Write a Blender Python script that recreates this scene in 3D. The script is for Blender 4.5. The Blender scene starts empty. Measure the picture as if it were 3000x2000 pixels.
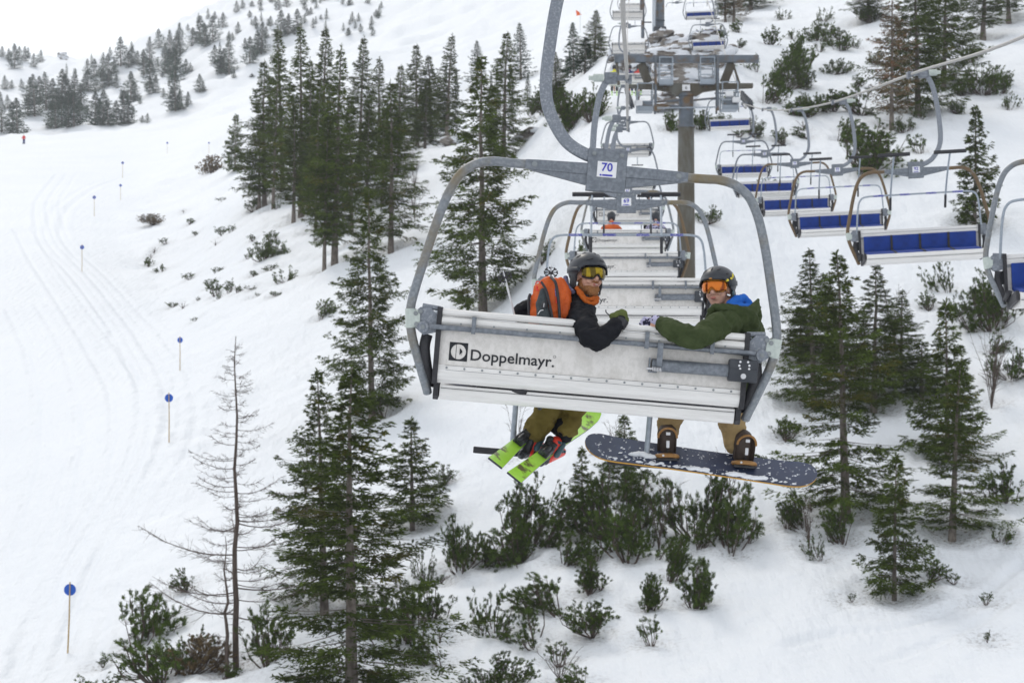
import bpy, bmesh, math, random
import numpy as np
from mathutils import Vector, Matrix, Euler, Quaternion
R = math.radians
scene = bpy.context.scene
col = scene.collection
# ---------------------------------------------------------------- camera, sky, sun, exposure
CAMZ, FPX, HOR = 10.0, 6300.0, 1200.0          # eye height, focal length and horizon row for a 3000 px wide picture
cd = bpy.data.cameras.new("camera"); cam = bpy.data.objects.new("camera", cd); col.objects.link(cam)
cam.location = (0, 0, CAMZ); cam.rotation_euler = (R(90), 0, 0)
cd.sensor_width = 36; cd.lens = 36 * FPX / 3000; cd.shift_y = (HOR - 1000) / 3000
cd.clip_start = 0.1; cd.clip_end = 6000
cd.dof.use_dof = True; cd.dof.focus_distance = 14.05; cd.dof.aperture_fstop = 7.0
scene.camera = cam
SUN_EL, SUN_AZ = 48, -28                         # azimuth from +Y, negative = left
w = bpy.data.worlds.new("World"); scene.world = w; w.use_nodes = True
nt = w.node_tree; bg = nt.nodes["Background"]
sky = nt.nodes.new("ShaderNodeTexSky"); sky.sky_type = 'NISHITA'; sky.sun_disc = False
sky.sun_elevation = R(SUN_EL); sky.sun_rotation = R(SUN_AZ); sky.altitude = 1500
sky.dust_density = 4.0; sky.air_density = 1.0; sky.ozone_density = 1.0
hs = nt.nodes.new("ShaderNodeHueSaturation"); hs.inputs["Saturation"].default_value = 0.42; hs.inputs["Value"].default_value = 1.0
nt.links.new(sky.outputs[0], hs.inputs["Color"]); mxw = nt.nodes.new("ShaderNodeMix"); mxw.data_type = 'RGBA'; mxw.inputs["Factor"].default_value = 0.72      # thin even cloud over the clear sky
mxw.inputs["B"].default_value = (5.45, 5.6, 5.75, 1); nt.links.new(hs.outputs[0], mxw.inputs["A"]); nt.links.new(mxw.outputs["Result"], bg.inputs[0])
bg.inputs[1].default_value = 0.15
sd = bpy.data.lights.new("sun", 'SUN'); sun = bpy.data.objects.new("sun", sd); col.objects.link(sun)
sd.energy = 0.8; sd.angle = R(16); sd.color = (1.0, 0.93, 0.83)
sdir = Vector((math.sin(R(SUN_AZ)) * math.cos(R(SUN_EL)), math.cos(R(SUN_AZ)) * math.cos(R(SUN_EL)), math.sin(R(SUN_EL))))
sun.rotation_euler = sdir.to_track_quat('Z', 'Y').to_euler(); sun.location = (0, 0, 60)
vs = scene.view_settings; vs.view_transform = 'Standard'; vs.look = 'None'; vs.exposure = 0.42; vs.gamma = 1.0; vs.use_curve_mapping = False
try:
    cy = scene.cycles; cy.max_bounces = 6; cy.diffuse_bounces = 3; cy.glossy_bounces = 3; cy.volume_bounces = 1; cy.transmission_bounces = 2
    cy.use_denoising = True; cy.caustics_reflective = False; cy.caustics_refractive = False
except Exception: pass

# ---------------------------------------------------------------- helpers
def A(px, py, d):
    """world point seen at photo pixel (3000 px wide) at distance d"""
    return Vector(((px - 1500) / FPX * d, d, CAMZ + (HOR - py) / FPX * d))

def tag(o, label=None, cat=None, group=None, kind=None):
    if label: o['label'] = label
    if cat: o['category'] = cat
    if group: o['group'] = group
    if kind: o['kind'] = kind
    return o

def thing(name, label, cat, mat=None, group=None):
    o = bpy.data.objects.new(name, None); col.objects.link(o); o.empty_display_size = 0.2
    if mat is not None: o.matrix_world = mat if isinstance(mat, Matrix) else Matrix.Translation(mat)
    return tag(o, label, cat, group)

def link(name, me, parent=None):
    o = bpy.data.objects.new(name, me); col.objects.link(o)
    if parent is not None: o.parent = parent
    return o

def copy_tree(o, parent=None):
    c = o.copy(); col.objects.link(c)
    if parent is not None: c.parent = parent
    for ch in [x for x in bpy.data.objects if x.parent == o]:
        copy_tree(ch, c)
    return c

CH = {}
def children_of(o): return [x for x in o.children]

def perp(d):
    d = d.normalized()
    a = Vector((0, 0, 1)) if abs(d.z) < 0.9 else Vector((1, 0, 0))
    u = d.cross(a).normalized(); return u, d.cross(u).normalized()

class MB:
    def __init__(s): s.v = []; s.f = []; s.smooth = []
    def add(s, vs, fs, sm=True):
        b = len(s.v); s.v.extend([tuple(x) for x in vs])
        s.f.extend([tuple(b + i for i in f) for f in fs]); s.smooth.extend([sm] * len(fs))
    def box(s, c, size, rot=None, bev=0.0):
        c = Vector(c); hx, hy, hz = [q / 2 for q in size]
        if bev > 0:
            bm = bmesh.new(); bmesh.ops.create_cube(bm, size=1)
            for v in bm.verts: v.co = Vector((v.co.x * size[0], v.co.y * size[1], v.co.z * size[2]))
            bmesh.ops.bevel(bm, geom=bm.edges[:], offset=min(bev, min(size) * 0.45), segments=2, affect='EDGES', profile=0.5)
            bm.verts.index_update()
            vs = [v.co.copy() for v in bm.verts]; fs = [[v.index for v in f.verts] for f in bm.faces]; bm.free()
        else:
            vs = [Vector((x, y, z)) for x in (-hx, hx) for y in (-hy, hy) for z in (-hz, hz)]
            fs = [(0, 1, 3, 2), (4, 6, 7, 5), (0, 4, 5, 1), (2, 3, 7, 6), (0, 2, 6, 4), (1, 5, 7, 3)]
        if rot is not None: vs = [rot @ q for q in vs]
        s.add([q + c for q in vs], fs, False)
    def beam(s, p0, p1, wx, wy, up=(0, 0, 1)):
        p0, p1 = Vector(p0), Vector(p1); d = (p1 - p0); L = d.length; z = d.normalized()
        x = Vector(up).cross(z)
        if x.length < 1e-3: x = Vector((1, 0, 0))
        x.normalize(); y = z.cross(x)
        m = Matrix((x, y, z)).transposed()
        s.box((p0 + p1) / 2, (wx, wy, L), m)
    def cyl(s, p0, p1, r0, r1=None, n=12, caps=True):
        r1 = r0 if r1 is None else r1
        p0, p1 = Vector(p0), Vector(p1); u, v = perp(p1 - p0)
        vs = []
        for p, r in ((p0, r0), (p1, r1)):
            vs += [p + (u * math.cos(6.28318 * i / n) + v * math.sin(6.28318 * i / n)) * r for i in range(n)]
        s.add(vs, [(i, (i + 1) % n, n + (i + 1) % n, n + i) for i in range(n)], True)
        if caps: s.add(vs[:n], [tuple(range(n))[::-1]], False); s.add(vs[n:], [tuple(range(n))], False)
    def tube(s, pts, r, n=10, caps=True, flat=None, up=None):
        """sweep; r number or list; flat=(a,b) gives an elliptical/rectangular section relative to up"""
        P = [Vector(p) for p in pts]; m = len(P); rr = r if hasattr(r, '__len__') else [r] * m
        T = [(P[min(i + 1, m - 1)] - P[max(i - 1, 0)]).normalized() for i in range(m)]
        u, _ = perp(T[0])
        if up is not None: u = Vector(up)
        vs = []
        for i in range(m):
            u = Vector(up) if up is not None else u
            u = (u - T[i] * u.dot(T[i])).normalized(); v = T[i].cross(u)
            for k in range(n):
                a = 6.28318 * (k + 0.5) / n
                ca, sa = math.cos(a), math.sin(a)
                if flat == 'rect':
                    q = max(abs(ca), abs(sa)); q = 0.86 / max(q, 1e-6) * 0.9 + 0.14; ca, sa = ca * q, sa * q
                ra, rb = (rr[i], rr[i]) if not hasattr(rr[i], '__len__') else rr[i]
                vs.append(P[i] + u * ca * ra + v * sa * rb)
        fs = [(i * n + k, i * n + (k + 1) % n, (i + 1) * n + (k + 1) % n, (i + 1) * n + k) for i in range(m - 1) for k in range(n)]
        s.add(vs, fs, True)
        if caps: s.add(vs[:n], [tuple(range(n))[::-1]], False); s.add(vs[-n:], [tuple(range(n))], False)
    def extrude(s, prof, x0, x1, axis='x', closed=True):
        """closed 2D profile (a,b) extruded along an axis: x -> (x,a,b); y -> (a,y,b); z -> (a,b,z)"""
        def pt(t, a, b): return (t, a, b) if axis == 'x' else ((a, t, b) if axis == 'y' else (a, b, t))
        n = len(prof); vs = [pt(x0, a, b) for a, b in prof] + [pt(x1, a, b) for a, b in prof]
        s.add(vs, [(i, (i + 1) % n, n + (i + 1) % n, n + i) for i in range(n)], False)
        s.add(vs, [tuple(range(n))[::-1], tuple(range(n, 2 * n))], False)
    def ell(s, c, r, rot=None, nu=16, nv=10):
        vs = [Vector((0, 0, r[2]))]
        for j in range(1, nv):
            t = math.pi * j / nv
            vs += [Vector((r[0] * math.sin(t) * math.cos(6.28318 * i / nu), r[1] * math.sin(t) * math.sin(6.28318 * i / nu), r[2] * math.cos(t))) for i in range(nu)]
        vs.append(Vector((0, 0, -r[2]))); L = len(vs) - 1
        fs = [(0, 1 + i, 1 + (i + 1) % nu) for i in range(nu)]
        for j in range(nv - 2):
            a = 1 + j * nu; b = a + nu
            fs += [(a + i, b + i, b + (i + 1) % nu, a + (i + 1) % nu) for i in range(nu)]
        a = 1 + (nv - 2) * nu
        fs += [(a + i, L, a + (i + 1) % nu) for i in range(nu)]
        if rot is not None: vs = [rot @ q for q in vs]
        c = Vector(c); s.add([q + c for q in vs], fs, True)
    def cap(s, p0, p1, r0, r1=None, n=14):
        """tapered capsule"""
        r1 = r0 if r1 is None else r1
        p0, p1 = Vector(p0), Vector(p1); d = p1 - p0; L = max(d.length, 1e-4); d.normalize(); u, v = perp(d)
        rings = [(-r0 * math.cos(a), r0 * math.sin(a)) for a in (0.35, 0.75, 1.15, 1.57)] + [(L + r1 * math.sin(a), r1 * math.cos(a)) for a in (0.0, 0.4, 0.8, 1.2)]
        vs = [p0 - d * r0]
        for t, r in rings: vs += [p0 + d * t + (u * math.cos(6.28318 * i / n) + v * math.sin(6.28318 * i / n)) * r for i in range(n)]
        vs.append(p1 + d * r1); Lx = len(vs) - 1
        fs = [(0, 1 + (i + 1) % n, 1 + i) for i in range(n)]
        for j in range(len(rings) - 1):
            a = 1 + j * n; b = a + n
            fs += [(a + i, a + (i + 1) % n, b + (i + 1) % n, b + i) for i in range(n)]
        a = 1 + (len(rings) - 1) * n
        fs += [(a + i, a + (i + 1) % n, Lx) for i in range(n)]
        s.add(vs, fs, True)
    def chain(s, pts):
        """pts: list of (point, radius)"""
        for (a, ra), (b, rb) in zip(pts[:-1], pts[1:]): s.cap(a, b, ra, rb)
    def mesh(s, name, mat, smooth=None):
        me = bpy.data.meshes.new(name); me.from_pydata(s.v, [], s.f)
        me.polygons.foreach_set("use_smooth", [bool(q) for q in (s.smooth if smooth is None else [smooth] * len(s.f))])
        if mat: me.materials.append(mat)
        me.update(); return me
    def build(s, name, mat, parent=None, smooth=None):
        return link(name, s.mesh(name, mat, smooth), parent)

def clean(o):
    """make normals consistent"""
    bm = bmesh.new(); bm.from_mesh(o.data); bmesh.ops.recalc_face_normals(bm, faces=bm.faces[:]); bm.to_mesh(o.data); bm.free(); return o

def blob(mb, name, mat, parent=None, voxel=0.01, smooth=3, disp=None, seed=0):
    """union of overlapping solids grown into ONE continuous surface"""
    me = mb.mesh("tmp", None); o = bpy.data.objects.new("tmp", me); col.objects.link(o)
    m = o.modifiers.new("r", 'REMESH'); m.mode = 'VOXEL'; m.voxel_size = voxel; m.use_smooth_shade = True
    if smooth: q = o.modifiers.new("s", 'SMOOTH'); q.factor = 0.5; q.iterations = smooth
    dg = bpy.context.evaluated_depsgraph_get(); dg.update()
    nm = bpy.data.meshes.new_from_object(o.evaluated_get(dg)); bpy.data.objects.remove(o); bpy.data.meshes.remove(me)
    nm.name = name; nm.materials.clear(); nm.materials.append(mat)
    if disp:
        from mathutils import noise
        amp, freq = disp
        nv = len(nm.vertices); nrm = [v.normal.copy() for v in nm.vertices]
        for v, n in zip(nm.vertices, nrm):
            p = v.co * freq + Vector((seed * 3.1, seed, 0))
            f = noise.noise(p) + 0.5 * (1 - abs(noise.noise(Vector((p.x * 1.6, p.y * 1.6, p.z * 2.4)))) * 2.4)
            v.co += n * amp * f
    nm.polygons.foreach_set("use_smooth", [True] * len(nm.polygons)); nm.update()
    return link(name, nm, parent)

# ---------------------------------------------------------------- materials
def N(t, kind, **kw):
    n = t.nodes.new(kind)
    for k, v in kw.items():
        if hasattr(n, k): setattr(n, k, v)
    return n
def setin(n, **kw):
    for k, v in kw.items():
        n.inputs[k.replace('_', ' ')].default_value = v
    return n
def mat(name, c, rough=0.6, metal=0.0, c2=None, scale=8.0, detail=4.0, lo=0.35, hi=0.65, bump=0.0, bscale=None, spec=0.5, coords='Object', sc3=(1, 1, 1), attr=None, sss=0.0, c3=None, c3scale=3.0, c3lo=0.55, c3hi=0.7, coat=0.0, rand=0.0):
    m = bpy.data.materials.new(name); m.use_nodes = True; t = m.node_tree; b = t.nodes["Principled BSDF"]
    L = t.links.new
    b.inputs["Roughness"].default_value = rough; b.inputs["Metallic"].default_value = metal
    b.inputs["Specular IOR Level"].default_value = spec if metal or spec != .5 else (.12 if rough >= .7 else .4)
    if coat: b.inputs["Coat Weight"].default_value = coat
    tc = N(t, "ShaderNodeTexCoord"); mp = N(t, "ShaderNodeMapping"); mp.inputs["Scale"].default_value = sc3
    L(tc.outputs[coords], mp.inputs[0])
    out = None
    rgb = N(t, "ShaderNodeRGB"); rgb.outputs[0].default_value = (*c, 1); out = rgb.outputs[0]
    def over(out, cc, sc, lo, hi, dt):
        nz = N(t, "ShaderNodeTexNoise"); setin(nz, Scale=sc, Detail=dt, Roughness=0.6); L(mp.outputs[0], nz.inputs["Vector"])
        rp = N(t, "ShaderNodeMapRange"); rp.inputs["From Min"].default_value = lo; rp.inputs["From Max"].default_value = hi; L(nz.outputs["Fac"], rp.inputs["Value"])
        mx = N(t, "ShaderNodeMix", data_type='RGBA'); L(rp.outputs[0], mx.inputs["Factor"]); L(out, mx.inputs["A"]); mx.inputs["B"].default_value = (*cc, 1)
        return mx.outputs["Result"]
    if c2: out = over(out, c2, scale, lo, hi, detail)
    if c3: out = over(out, c3, c3scale, c3lo, c3hi, 5.0)
    if attr:
        at = N(t, "ShaderNodeAttribute"); at.attribute_name = attr
        mx = N(t, "ShaderNodeMix", data_type='RGBA', blend_type='MULTIPLY'); mx.inputs["Factor"].default_value = 1.0
        L(out, mx.inputs["A"]); L(at.outputs["Color"], mx.inputs["B"]); out = mx.outputs["Result"]
    if rand:
        oi = N(t, "ShaderNodeObjectInfo"); h = N(t, "ShaderNodeHueSaturation")
        mr = N(t, "ShaderNodeMapRange"); L(oi.outputs["Random"], mr.inputs["Value"]); mr.inputs["To Min"].default_value = 1 - rand; mr.inputs["To Max"].default_value = 1 + rand
        L(mr.outputs[0], h.inputs["Value"]); L(out, h.inputs["Color"]); out = h.outputs[0]
    L(out, b.inputs["Base Color"])
    if bump:
        nz = N(t, "ShaderNodeTexNoise"); setin(nz, Scale=bscale or scale * 3, Detail=5.0); L(mp.outputs[0], nz.inputs["Vector"])
        bp = N(t, "ShaderNodeBump"); bp.inputs["Strength"].default_value = min(bump * 5, 1.0); bp.inputs["Distance"].default_value = bump * 0.05
        L(nz.outputs["Fac"], bp.inputs["Height"]); L(bp.outputs[0], b.inputs["Normal"])
    return m

M = {}
M['galv'] = mat('galvanised_steel', (.15, .168, .195), .48, .4, c2=(.24, .26, .29), scale=34, detail=6, lo=.40, hi=.68, bump=.02)
M['galvarm'] = mat('galvanised_arm', (.20, .22, .255), .5, .35, c2=(.34, .36, .39), scale=70, detail=3, lo=.48, hi=.7, bump=.01)
M['frame'] = mat('weathered_frame', (.19, .21, .235), .5, .3, c2=(.27, .29, .31), scale=50, lo=.42, hi=.65, c3=(.20, .155, .08), c3scale=2.4, c3lo=.46, c3hi=.66)
M['rustframe'] = mat('rusty_frame', (.17, .11, .055), .7, .1, c2=(.13, .095, .06), scale=20, c3=(.23, .24, .25), c3scale=2.5, c3lo=.58, c3hi=.72)
M['alu'] = mat('aluminium_slat', (.80, .785, .765), .42, .12, c2=(.68, .665, .645), scale=3, detail=6, lo=.4, hi=.7, sc3=(1, 6, 14), bump=.004, bscale=40)
M['panel'] = mat('aluminium_panel', (.76, .73, .70), .55, .05, c2=(.66, .635, .60), scale=34, detail=9, lo=.42, hi=.62, c3=(.56, .53, .49), c3scale=4.5, c3lo=.56, c3hi=.80, sc3=(1, 1, .75))
M['clamp'] = mat('zinc_clamp', (.55, .60, .56), .45, .3, c2=(.45, .5, .47), scale=30)
M['rubber'] = mat('black_rubber', (.022, .022, .026), .55, 0, c2=(.035, .035, .04), scale=20)
M['blackplastic'] = mat('black_plastic', (.035, .04, .05), .45, 0, c2=(.05, .055, .065), scale=14)
M['blue'] = mat('blue_cushion', (.003, .040, .27), .6, 0, c2=(.002, .028, .19), scale=5, lo=.4, hi=.65, bump=.01, bscale=6)
M['white'] = mat('white_plate', (.82, .82, .83), .4, 0, c2=(.76, .76, .78), scale=20)
M['ink'] = mat('dark_lettering', (.015, .017, .022), .6)
M['inkblue'] = mat('blue_lettering', (.05, .05, .42), .5)
M['sticker'] = mat('blue_sticker', (.08, .09, .35), .4, 0, c2=(.6, .6, .7), scale=60, lo=.55, hi=.6)
M['barpaint'] = mat('pale_grey_tube', (.36, .405, .46), .45, .2, c2=(.29, .33, .38), scale=30)
M['bolt'] = mat('steel_bolt', (.26, .28, .29), .4, .6)
M['rope'] = mat('steel_rope', (.42, .41, .39), .5, .3, c2=(.3, .29, .28), scale=40)
M['skin'] = mat('skin', (.56, .31, .22), .55, 0, c2=(.62, .37, .28), scale=14)
M['beard'] = mat('auburn_beard', (.34, .165, .07), .9, 0, c2=(.22, .10, .045), scale=160, detail=2, bump=.05, bscale=220)
M['lip'] = mat('lip', (.42, .15, .12), .5)
M['teeth'] = mat('teeth', (.50, .44, .38), .6)
M['helmet'] = mat('matt_dark_helmet', (.030, .034, .042), .38, 0, c2=(.04, .044, .052), scale=12)
M['blackjacket'] = mat('black_jacket_fabric', (.0085, .009, .012), .75, 0, c2=(.016, .017, .021), scale=10, bump=.18, bscale=11)
M['olivejacket'] = mat('olive_jacket_fabric', (.040, .056, .022), .8, 0, c2=(.058, .076, .032), scale=9, bump=.18, bscale=11)
M['bluehood'] = mat('blue_hood_fabric', (.02, .12, .50), .75, 0, c2=(.03, .16, .58), scale=14, bump=.05, bscale=30)
M['orangefab'] = mat('orange_fabric', (.66, .115, .012), .6, 0, c2=(.52, .085, .01), scale=14, bump=.05, bscale=20)
M['greyfab'] = mat('grey_fabric', (.032, .042, .046), .65, 0, c2=(.05, .062, .068), scale=40, bump=.03)
M['gaiter'] = mat('orange_knit', (.50, .12, .02), .9, 0, c2=(.38, .09, .02), scale=60, bump=.05)
M['olivepants'] = mat('olive_trousers', (.125, .095, .025), .85, 0, c2=(.155, .12, .035), scale=7, bump=.18, bscale=10)
M['tanpants'] = mat('tan_trousers', (.34, .245, .12), .85, 0, c2=(.29, .205, .10), scale=7, bump=.18, bscale=10)
M['glovegreen'] = mat('olive_glove', (.13, .155, .05), .8, 0, c2=(.09, .11, .035), scale=20, bump=.05)
M['glovepat'] = mat('patterned_glove', (.50, .48, .66), .8, 0, c2=(.03, .03, .06), scale=22, detail=2, lo=.49, hi=.52)
M['purple'] = mat('patterned_lining', (.20, .19, .32), .8, 0, c2=(.08, .08, .12), scale=40)
M['goldlens'] = mat('gold_mirror_lens', (.34, .24, .015), .12, .65, c2=(.10, .07, .008), scale=11, detail=1, lo=.50, hi=.56, sc3=(3, 1, .4))
M['orangelens'] = mat('orange_mirror_lens', (.62, .17, .02), .12, .6, c2=(.22, .045, .01), scale=11, detail=1, lo=.52, hi=.57, sc3=(3, 1, .4))
M['gogframe'] = mat('goggle_frame', (.02, .025, .035), .4)
M['gogorange'] = mat('tortoise_goggle_frame', (.45, .19, .03), .45, 0, c2=(.10, .04, .02), scale=50, lo=.5, hi=.6)
M['yellow'] = mat('yellow_mark', (.75, .62, .06), .5)
M['bootred'] = mat('red_boot_shell', (.72, .05, .03), .35, 0)
M['bootblack'] = mat('black_boot', (.02, .022, .026), .4, 0, c2=(.07, .08, .09), scale=18, lo=.55, hi=.62)
M['bootteal'] = mat('teal_boot_cuff', (.05, .10, .12), .4)
M['bootbrown'] = mat('brown_snowboard_boot', (.045, .032, .026), .6, 0, c2=(.07, .05, .04), scale=20)
M['bindtan'] = mat('tan_binding', (.36, .19, .06), .55, 0, c2=(.28, .14, .045), scale=20)
M['metal'] = mat('bright_metal', (.6, .6, .62), .3, .8)
M['limeski'] = mat('lime_ski', (.36, .72, .04), .3, 0, c2=(.46, .80, .10), scale=7, c3=(.13, .12, .05), c3scale=5.5, c3lo=.60, c3hi=.66, coat=.3)
M['skiside'] = mat('dark_ski_edge', (.03, .03, .05), .4)
M['board'] = mat('navy_board_with_snow_dust', (.035, .045, .085), .35, 0, c2=(.045, .06, .11), scale=5, c3=(.80, .82, .86), c3scale=30, c3lo=.61, c3hi=.66)
M['boardedge'] = mat('golden_board_edge', (.50, .27, .04), .5)
M['snowlump'] = mat('clinging_snow', (.82, .84, .88), .7, bump=.1, bscale=60)
M['poleshaft'] = mat('white_pole_shaft', (.68, .70, .71), .35, .2)
M['wood'] = mat('bare_wood_pole', (.50, .36, .19), .75, 0, c2=(.42, .30, .15), scale=20)
M['discblue'] = mat('blue_marker_disc', (.008, .10, .52), .45)
M['flag'] = mat('orange_flag', (.75, .13, .03), .7)
M['red'] = mat('red_fabric', (.60, .03, .03), .7)
M['neon'] = mat('neon_yellow_fabric', (.75, .78, .02), .7)
M['navy'] = mat('navy_fabric', (.03, .05, .16), .7)
M['bark'] = mat('grey_bark', (.22, .19, .165), .9, 0, c2=(.12, .10, .085), scale=9, detail=6, lo=.4, hi=.6, sc3=(1, 1, .3), rand=.15)
M['larchbark'] = mat('brown_larch_bark', (.13, .10, .085), .9, 0, c2=(.075, .057, .047), scale=12, detail=6, sc3=(1, 1, .3))
M['needle'] = mat('spruce_needles', (.066, .094, .018), .75, 0, attr='shade', spec=.05, rand=.16)
M['needlefar'] = mat('distant_spruce_needles', (.036, .066, .036), .8, 0, attr='shade', spec=.03, rand=.2)
M['pine'] = mat('dwarf_pine_needles', (.060, .096, .018), .7, 0, attr='shade', spec=.08, rand=.15)
M['brownneedle'] = mat('brown_larch_twigs', (.15, .108, .062), .85, 0, attr='shade', spec=.2)
M['rock'] = mat('grey_rock_with_snow', (.29, .265, .24), .9, 0, c2=(.12, .10, .085), scale=1.9, detail=8, lo=.42, hi=.58, c3=(.76, .78, .82), c3scale=.8, c3lo=.46, c3hi=.50, sc3=(.6, 1, 2.2), bump=.3, bscale=5)
M['towergalv'] = mat('galvanised_tower_steel', (.15, .175, .21), .55, .3, c2=(.10, .115, .13), scale=3, detail=6, c3=(.15, .095, .05), c3scale=1.3, c3lo=.50, c3hi=.62)
M['towerrust'] = mat('rusty_tower_steel', (.10, .085, .062), .8, .1, c2=(.15, .15, .135), scale=2.2, detail=7, sc3=(1, 1, .35), lo=.45, hi=.65)

def spray_mesh(name, V, shade, material):
    """quads from an (n,4,3) array, with one shade value per quad"""
    n = len(V); me = bpy.data.meshes.new(name)
    me.vertices.add(n * 4); me.vertices.foreach_set("co", V.reshape(-1).astype(np.float32))
    me.loops.add(n * 4); me.loops.foreach_set("vertex_index", np.arange(n * 4, dtype=np.int32))
    me.polygons.add(n); me.polygons.foreach_set("loop_start", np.arange(0, n * 4, 4, dtype=np.int32))
    me.polygons.foreach_set("loop_total", np.full(n, 4, dtype=np.int32))
    me.update(calc_edges=True); me.materials.append(material)
    ca = me.color_attributes.new("shade", 'FLOAT_COLOR', 'POINT')
    s = np.repeat(shade, 4, axis=0); c = np.ones((n * 4, 4), np.float32); c[:, :3] = s
    ca.data.foreach_set("color", c.reshape(-1)); return me
# ================================================================ terrain
COLS = {  # photo column -> (row, distance) profile of the snow seen down that column, near to far
 -900: [(2150,62),(1700,85),(1300,112),(1000,140),(760,180),(600,240),(500,310),(430,390),(400,430),(430,470),(400,520),(300,620),(220,760),(170,900),(140,1100),(200,1500)],
 0:    [(2130,62),(1700,82),(1300,108),(1000,138),(760,178),(600,240),(500,310),(440,380),(405,430),(432,465),(405,510),(300,610),(225,740),(195,880),(140,1080),(133,1130),(260,1500)],
 200:  [(2040,64),(1917,69),(1500,88),(1200,110),(950,140),(790,170),(640,215),(520,300),(450,360),(395,425),(420,460),(380,510),(290,620),(220,740),(200,860),(195,900),(260,1100),(400,1500)],
 480:  [(2010,62),(1650,76),(1298,92),(1087,118),(900,148),(750,185),(600,240),(520,300),(450,362),(372,430),(385,460),(330,520),(210,640),(110,760),(85,810),(180,950),(400,1500)],
 720:  [(2000,60),(1500,79),(1200,99),(1000,117),(800,142),(640,168),(540,200),(455,250),(400,300),(350,370),(310,440),(210,560),(100,680),(0,790),(-40,860),(100,1100),(300,1500)],
 1000: [(2000,60),(1700,71),(1400,84),(1220,93),(1000,110),(780,132),(620,156),(500,185),(430,225),(350,290),(250,400),(100,560),(-50,720),(-150,900),(-150,1500)],
 1250: [(2000,60),(1600,72),(1300,85),(1150,93),(900,112),(700,130),(560,147),(470,162),(425,175),(428,195),(370,280),(250,380),(100,500),(-60,680),(-200,900),(-250,1500)],
 1480: [(2000,60),(1600,72),(1300,83),(1130,91),(900,109),(700,126),(560,141),(450,155),(390,166),(385,185),(340,260),(230,360),(80,470),(-80,620),(-260,900),(-300,1500)],
 1700: [(2000,60),(1500,75),(1100,88),(940,94),(700,103),(520,113),(400,124),(300,136),(215,148),(222,165),(200,240),(130,340),(30,440),(-120,600),(-320,900),(-350,1500)],
 1850: [(2000,60),(1500,74),(1100,87),(940,93),(700,102),(520,111),(400,120),(300,130),(200,140),(150,148),(110,165),(70,210),(0,280),(-120,400),(-320,700),(-350,1500)],
 2020: [(2000,60),(1500,74),(1100,87),(940,93),(700,101),(500,111),(380,120),(280,129),(215,136),(140,142),(95,160),(60,185),(0,220),(-120,300),(-330,500),(-380,1500)],
 2400: [(2000,60),(1500,73),(1150,85),(900,95),(700,104),(500,116),(330,130),(200,145),(80,165),(0,185),(-150,250),(-350,450),(-400,1500)],
 2800: [(2000,59),(1700,67),(1400,76),(1100,86),(850,96),(650,106),(450,118),(300,131),(200,142),(100,155),(0,170),(-200,230),(-450,450),(-500,1500)],
 3900: [(2000,57),(1700,64),(1400,72),(1100,81),(850,90),(650,99),(450,110),(300,121),(100,140),(0,155),(-300,230),(-600,450),(-650,1500)],
}
LD = np.linspace(math.log(4.0), math.log(1500.0), 700)
def _prof(p):
    p = [(1200 + 8.9 / 4 * FPX, 4.0), (1200 + 8.9 / 12 * FPX, 12.0), (1200 + 9.0 / 25 * FPX, 25.0), (1200 + 8.6 / 42 * FPX, 42.0)] + [q for q in p]
    x = np.log([q[1] for q in p]); z = np.array([(HOR - q[0]) / FPX * q[1] for q in p])   # interpolate heights, not angles
    zi = np.interp(LD, x, z)
    return zi
cx = np.array(sorted(COLS)); P0 = np.array([_prof(COLS[c]) for c in cx])
def _smooth(a, k):
    ker = np.hanning(2 * k + 3)[1:-1]; ker /= ker.sum()
    return np.array([np.convolve(np.pad(r, k, mode='edge'), ker, mode='valid') for r in a])
P0 = _smooth(P0, 9)
UX = np.linspace(-0.62, 0.62, 621)                       # u = X / Y
def _cubic(xq, xs, Y):
    m = np.zeros_like(Y); h = np.diff(xs)[:, None]; s = np.diff(Y, axis=0) / h
    m[1:-1] = (s[:-1] + s[1:]) / 2; m[0] = s[0]; m[-1] = s[-1]
    sg = np.sign(s[:-1]) != np.sign(s[1:]); m[1:-1][sg] *= 0.3
    i = np.clip(np.searchsorted(xs, xq) - 1, 0, len(xs) - 2); hh = (xs[i + 1] - xs[i])[:, None]; t = ((xq - xs[i])[:, None]) / hh
    return (2*t**3-3*t**2+1)*Y[i] + (t**3-2*t**2+t)*hh*m[i] + (-2*t**3+3*t**2)*Y[i+1] + (t**3-t**2)*hh*m[i+1]
TAB = _cubic(np.clip(UX * FPX + 1500, cx[0], cx[-1]), cx.astype(float), P0)
TAB = _smooth(TAB.T, 17).T                                   # heights above eye level, [u, ln d]
def _vn(x, y, seed):
    """cheap smooth value noise"""
    rs = np.random.RandomState(seed); T = rs.rand(256, 256)
    xi = np.floor(x).astype(int); yi = np.floor(y).astype(int); fx = x - xi; fy = y - yi
    fx = fx*fx*(3-2*fx); fy = fy*fy*(3-2*fy)
    g = lambda a, b: T[a % 256, b % 256]
    return (g(xi,yi)*(1-fx)+g(xi+1,yi)*fx)*(1-fy)+(g(xi,yi+1)*(1-fx)+g(xi+1,yi+1)*fx)*fy - 0.5
def base_z(u, y):
    yy = np.clip(y, 4.0, 1499.0); uu = np.clip(u, UX[0], UX[-1])
    a = (uu - UX[0]) / (UX[1] - UX[0]); b = (np.log(yy) - LD[0]) / (LD[1] - LD[0])
    i = np.clip(a.astype(int), 0, len(UX) - 2); j = np.clip(b.astype(int), 0, len(LD) - 2); a = a - i; b = b - j
    return (TAB[i,j]*(1-a)+TAB[i+1,j]*a)*(1-b) + (TAB[i,j+1]*(1-a)+TAB[i+1,j+1]*a)*b
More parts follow.
